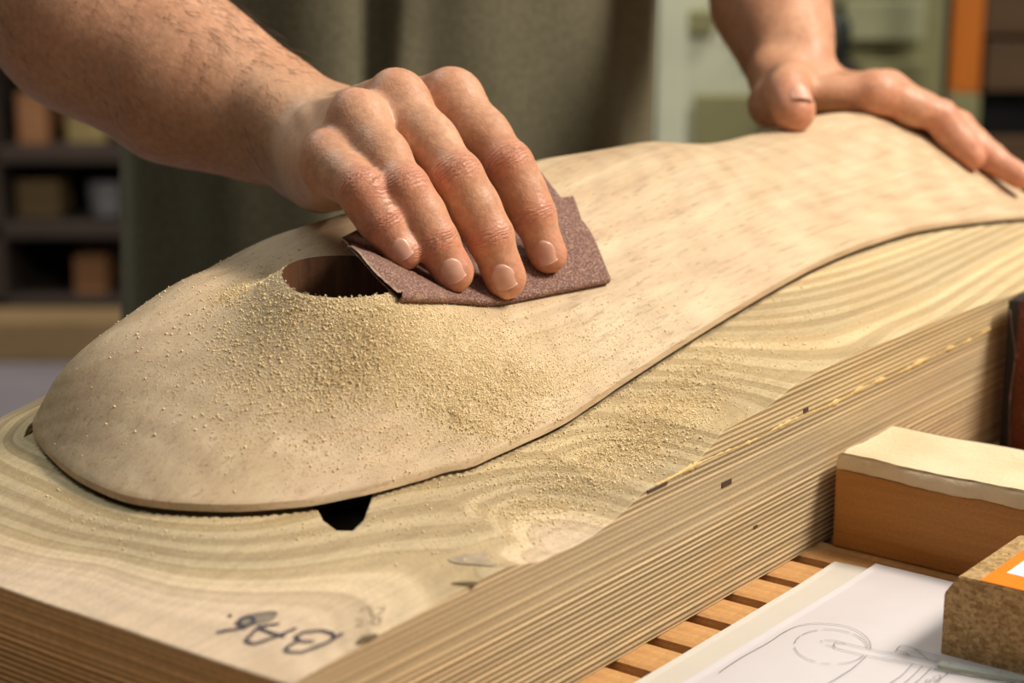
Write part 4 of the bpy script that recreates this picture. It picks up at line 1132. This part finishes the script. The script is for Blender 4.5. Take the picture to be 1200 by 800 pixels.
# ------------------------------------------------------------------ sawdust
def grains(name, label, zfun, keep, blobs, count, root_loc, size=(.00016, .00042), seed=1, pile=.0022):
    rs = np.random.RandomState(seed)
    S = np.arange(F_S0, .5, .0016); Wv = np.arange(.002, .30, .0016); g = np.stack(np.meshgrid(S, Wv, indexing='ij'), -1).reshape(-1, 2)
    g = g[keep(g)]; z = zfun(g); P = ORG + g[:, :1] * _L + g[:, 1:] * _W; P[:, 2] = z
    q = P - CAM; dep = q[:, 1] * CP - q[:, 2] * SP; X = 600 + FPX * q[:, 0] / dep; Y = 400 - FPX * (q[:, 1] * SP + q[:, 2] * CP) / dep
    dens = np.zeros(len(g)); hgt = np.zeros(len(g))
    for bx, by, sx, sy, rot, wt, ht in blobs:
        c, s = math.cos(rot), math.sin(rot); dx = (X - bx) * c + (Y - by) * s; dy = -(X - bx) * s + (Y - by) * c
        e = np.exp(-.5 * ((dx / sx) ** 2 + (dy / sy) ** 2)); dens += wt * e; hgt = np.maximum(hgt, ht * e)
    clump = np.clip(.8 + .55 * wave_noise(np.column_stack([g, g[:, :1] * 0]), 190, seed) + .45 * wave_noise(np.column_stack([g, g[:, :1] * 0]), 620, seed + 1), .05, 2.2)
    dens *= clump; dens /= dens.sum(); pick = rs.choice(len(g), count, p=dens)
    c2 = g[pick] + rs.uniform(-.0008, .0008, (count, 2)); zz = zfun(c2)
    zz = zz + rs.rand(count) ** 1.5 * hgt[pick] * pile * np.clip(clump[pick], 0, 1.5)
    sz = rs.uniform(size[0], size[1], count) * np.where(rs.rand(count) < .09, 2.0, 1)
    ox = np.array([[1, 0, 0], [-1, 0, 0], [0, 1, 0], [0, -1, 0], [0, 0, 1], [0, 0, -1]], float)
    V = ox[None] * (sz[:, None, None] * rs.uniform(.6, 1.4, (count, 6, 1)))
    an = rs.rand(count) * 6.28; ca, sa = np.cos(an), np.sin(an); Vx = V[..., 0] * ca[:, None] - V[..., 1] * sa[:, None]; Vy = V[..., 0] * sa[:, None] + V[..., 1] * ca[:, None]
    V = np.stack([Vx + c2[:, :1], Vy + c2[:, 1:], V[..., 2] + zz[:, None] + sz[:, None] * .3], -1).reshape(-1, 3)
    f = np.array([[0, 2, 4], [2, 1, 4], [1, 3, 4], [3, 0, 4], [2, 0, 5], [1, 2, 5], [3, 1, 5], [0, 3, 5]])
    F = (f[None] + np.arange(count)[:, None, None] * 6).reshape(-1, 3)
    me = bpy.data.meshes.new(name); me.vertices.add(len(V)); me.vertices.foreach_set('co', V.ravel()); me.loops.add(F.size); me.loops.foreach_set('vertex_index', F.ravel().astype(np.int32))
    me.polygons.add(len(F)); me.polygons.foreach_set('loop_start', np.arange(0, F.size, 3).astype(np.int32)); me.polygons.foreach_set('loop_total', np.full(len(F), 3, np.int32)); me.update(calc_edges=True)
    o = data_obj(name, me, M['dust'], None, False, ORG, SWROT); tag(o, label, 'sawdust', kind='stuff')
shell_keep = lambda q: inside(outline3[:, :2], q) & (~inside(rim3[:, :2], q))
shell_blobs = [(452, 400, 34, 26, .4, 1.6, 1.0), (430, 430, 45, 22, -.4, 1.0, .7), (410, 370, 60, 22, .1, .8, .3), (500, 430, 45, 30, .6, 1.0, .7), (560, 470, 50, 26, .5, 1.0, .9), (545, 492, 26, 14, .3, 1.2, 1.3),
               (590, 440, 50, 16, .5, .5, .5), (520, 410, 60, 40, .4, .6, .3), (350, 420, 80, 50, 0, .35, .05), (270, 345, 18, 6, -.5, .35, .5), (480, 460, 120, 60, 0, .35, .05), (640, 440, 90, 30, -.4, .2, .05)]
def px_of(q, z):
    P = ORG + q[:, :1] * _L + q[:, 1:] * _W; P[:, 2] = z; k = P - CAM; dep = k[:, 1] * CP - k[:, 2] * SP
    return 600 + FPX * k[:, 0] / dep, 400 - FPX * (k[:, 1] * SP + k[:, 2] * CP) / dep
co = np.empty(len(shell.data.vertices) * 3); shell.data.vertices.foreach_get('co', co); co = co.reshape(-1, 3); X_, Y_ = px_of(co[:, :2], co[:, 2]); coat = np.zeros(len(co))
for bx, by, sx, sy, rot, wt, ht in shell_blobs:
    c_, s_ = math.cos(rot), math.sin(rot); dx = (X_ - bx) * c_ + (Y_ - by) * s_; dy = -(X_ - bx) * s_ + (Y_ - by) * c_
    coat += .55 * wt * np.exp(-.5 * ((dx / sx) ** 2 + (dy / sy) ** 2))
at_ = shell.data.attributes.new('dust_coat', 'FLOAT', 'POINT'); at_.data.foreach_set('value', np.clip(coat, 0, .85).astype(np.float32))
grains('shell_sawdust', 'pale yellow sawdust drifted on the shell below the hole and sandpaper', lambda q: shell_z(q), shell_keep, shell_blobs, 60000, ORG, (.00012, .00032), seed=5)
slot2 = np.array([at_z(x, y, .066)[:2] for x, y in [(358, 575), (366, 592), (378, 607), (394, 615), (416, 613), (430, 602), (438, 586), (446, 568), (400, 540), (360, 555)]])
form_keep = lambda q: (~inside(outline3[:, :2], q)) & (~inside(slot2, q))
form_blobs = [(770, 490, 50, 16, -.55, 1.2, .9), (740, 520, 55, 20, -.5, 1.0, .7), (700, 545, 50, 18, -.5, .8, .5), (800, 460, 40, 14, -.6, .9, .8), (640, 570, 50, 22, -.2, .7, .4), (820, 430, 30, 10, -.6, .5, .4), (610, 595, 30, 12, 0, .5, .4),
              (690, 510, 120, 40, -.5, .4, .1), (900, 400, 100, 25, -.5, .12, .05), (430, 620, 160, 20, .0, .12, .05), (100, 600, 60, 20, .4, .10, .05)]
grains('form_sawdust', 'golden sawdust crumbs scattered over the carved plywood beside the shell', lambda q: form_z(q, False), form_keep, form_blobs, 22000, ORG, (.00013, .00034), seed=9)

# ------------------------------------------------------------------ background of the workshop
def bg_box(name, x0, y0, x1, y1, d, thick, mat, label=None, cat=None, parent=None, bev=.004, kind=None, group=None, to_floor=False):
    a = at_depth(x0, y0, d); b = at_depth(x1, y1, d); w = b[0] - a[0]; zt, zb = a[2], b[2]
    if to_floor: zb = FLOOR_Z
    c = np.array([(a[0] + b[0]) / 2, (a[1] + b[1]) / 2 + thick / 2, (zt + zb) / 2])
    if parent is not None: c = c - np.array(parent.location)
    o = bm_obj(name, box_bm((w, thick, zt - zb), (0, 0, 0), bev), mat, parent, loc=c)
    if label: tag(o, label, cat, group, kind)
    return o
M['bg_dark'] = plain('dark_rack_paint', srgb(52, 40, 32), .8); M['bg_tan'] = timber('tan_beam', srgb(120, 98, 66), srgb(146, 122, 86))
M['bg_brown'] = timber('brown_offcut', srgb(128, 86, 56), srgb(160, 116, 78)); M['bg_olive'] = plain('olive_offcut', srgb(144, 126, 80), .8)
M['bg_grey'] = plain('grey_tin', srgb(150, 150, 156), .5); M['bg_green'] = plain('olive_cabinet_paint', srgb(142, 138, 96), .6, .12, 6); M['bg_green2'] = plain('sage_panel', srgb(172, 172, 136), .6, .1, 6)
M['bg_white'] = plain('whitewashed_board', srgb(214, 216, 190), .7, .1, 6); M['bg_teal'] = plain('dark_green_glass', srgb(30, 44, 38), .3)
M['bg_orange'] = plain('orange_paint', srgb(206, 112, 24), .5, .08, 10); M['bg_cab'] = timber('dark_brown_cabinet', srgb(84, 62, 42), srgb(112, 86, 60), (2, 30, 30))
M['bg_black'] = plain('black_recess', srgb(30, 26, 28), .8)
# low beam on the floor, rack with stacked offcuts behind it
fl = on_plane_z(70, 425, FLOOR_Z)
o = bm_obj('timber_beam', box_bm((1.5, .14, .1), (0, 0, 0), .006), M['bg_tan'], None, loc=(fl[0] - .45, fl[1] + .07, FLOOR_Z + .05)); tag(o, 'long tan timber beam lying on the grey floor behind the bench', 'beam')
rk = empty('storage_rack', (-1.3, 5.0, FLOOR_Z)); tag(rk, 'dark storage rack with shelves of wood offcuts behind the timber beam', 'rack')
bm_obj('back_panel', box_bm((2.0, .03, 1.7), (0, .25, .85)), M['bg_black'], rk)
for z in (.04, .23, .42, .76, 1.18, 1.66): bm_obj('shelf', box_bm((2.0, .5, .035), (0, 0, z), .003), M['bg_dark'], rk)
for x in (-.985, 0, .985): bm_obj('upright', box_bm((.05, .5, 1.7), (x, 0, .85), .003), M['bg_dark'], rk)
rs = random.Random(11); n_ = 0
for zi, z in enumerate((.0575, .2475, .4375, .7775)):
    for k in range(13):
        x = -.92 + k * .145 + rs.uniform(-.02, .02)
        if abs(x) < .07 or (zi == 1 and .15 < x < .37) or rs.random() < .18: continue
        w = rs.uniform(.06, .11); h = rs.uniform(.06, .13); kind = rs.randrange(3)
        m_ = (M['bg_brown'], M['bg_olive'], M['bg_tan'])[kind]
        o = bm_obj('wood_offcut', box_bm((w, rs.uniform(.2, .38), h), (0, 0, h / 2), .004), m_, None, loc=(-1.3 + x, 4.98 + rs.uniform(-.03, .03), FLOOR_Z + z))
        tag(o, ('reddish brown', 'olive brown', 'pale tan')[kind] + ' wood offcut on the ' + ('lowest', 'second', 'third', 'fourth')[zi] + ' shelf of the dark rack', 'offcut', 'offcuts on the storage rack')
def lathe(prof, n=28):
    bm = bmesh.new(); rows = []
    for r_, z in prof: rows.append([bm.verts.new((r_ * math.cos(6.28318 * k / n), r_ * math.sin(6.28318 * k / n), z)) for k in range(n)])
    for a, b in zip(rows, rows[1:]):
        for k in range(n): bm.faces.new((a[k], a[(k + 1) % n], b[(k + 1) % n], b[k]))
    bm.faces.new(rows[0][::-1]); bm.faces.new(rows[-1]); return bm
ti = empty('paint_tin', (-1.045, 4.90, FLOOR_Z + .2475)); tag(ti, 'small light grey paint tin on the second shelf of the dark rack', 'tin')
bm_obj('can', lathe([(.002, 0), (.042, .001), (.044, .006), (.044, .078), (.042, .082), (.002, .082)]), M['bg_grey'], ti, True)
bm_obj('lid', lathe([(.002, .080), (.045, .0805), (.046, .086), (.040, .088), (.038, .085), (.002, .085)]), M['bg_grey'], ti, True)
# green cabinet, boards, post on the right
cb = empty('olive_cabinet', (0, 0, 0)); base = at_depth(1040, 60, 3.6); cb.location = (base[0], base[1], FLOOR_Z); tag(cb, 'olive green cabinet with a sage door panel behind the left hand', 'cabinet')
bg_box('carcass', 955, -260, 1113, 150, 3.6, .4, M['bg_green'], parent=cb, to_floor=True)
bg_box('door_panel', 992, 0, 1085, 48, 3.585, .02, M['bg_green2'], parent=cb)
bg_box('door_panel', 992, 70, 1085, 190, 3.585, .02, M['bg_green'], parent=cb)
bo = at_depth(978, 80, 3.3)
st = bg_box('side_table', 930, 76, 1010, 90, 3.22, .12, M['bg_dark'], 'dark side stand below the dark green bottle before the cabinet', 'stand', to_floor=True)
o = bm_obj('glass_bottle', lathe([(.002, 0), (.019, .001), (.0205, .006), (.0205, .060), (.016, .072), (.0085, .080), (.0085, .096), (.0095, .098), (.002, .099)]), M['bg_teal'], None, True, loc=(bo[0], at_depth(978, 76, 3.22)[1] + .05, at_depth(978, 76, 3.22)[2] - .001)); tag(o, 'dark green glass bottle in front of the olive cabinet', 'bottle')
po = at_depth(1130, 100, 3.3); r = empty('orange_post', (po[0], po[1], FLOOR_Z)); tag(r, 'upright orange steel post with a pale olive foot', 'post')
zt = at_depth(1130, 108, 3.3)[2] - FLOOR_Z
bm_obj('tube', box_bm((.044, .05, 1.6), (0, 0, zt + .8), .006), M['bg_orange'], r); bm_obj('foot', box_bm((.046, .055, zt), (0, 0, zt / 2), .004), M['bg_green'], r)
br = empty('brown_cupboard', (0, 0, 0)); base = at_depth(1230, 60, 3.7); br.location = (base[0], base[1], FLOOR_Z); tag(br, 'dark brown wooden cupboard with drawers beside the orange post', 'cupboard')
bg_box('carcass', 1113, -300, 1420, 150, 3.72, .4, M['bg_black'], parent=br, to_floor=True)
for y0, y1 in ((-120, -30), (-24, 42), (48, 108), (160, 230), (236, 320)): bg_box('drawer_front', 1155, y0, 1400, y1, 3.70, .03, M['bg_cab'], parent=br)
o = bg_box('white_board', 772, -250, 806, 330, 3.0, .03, M['bg_white'], 'tall narrow whitewashed board standing behind the apron', 'board', to_floor=True)
wb = empty('pale_door', (0, 0, 0)); base = at_depth(850, 60, 3.4); wb.location = (base[0], base[1], FLOOR_Z); tag(wb, 'pale grey-green door with an olive lower panel behind the left forearm', 'door')
bg_box('door_leaf', 790, -300, 950, 320, 3.42, .04, M['bg_white'], parent=wb, to_floor=True)
bg_box('lower_panel', 812, 108, 900, 300, 3.40, .03, M['bg_green'], parent=wb); bg_box('upper_panel', 806, 12, 838, 40, 3.40, .03, M['bg_green'], parent=wb)

# ------------------------------------------------------------------ the man
build_person(M)
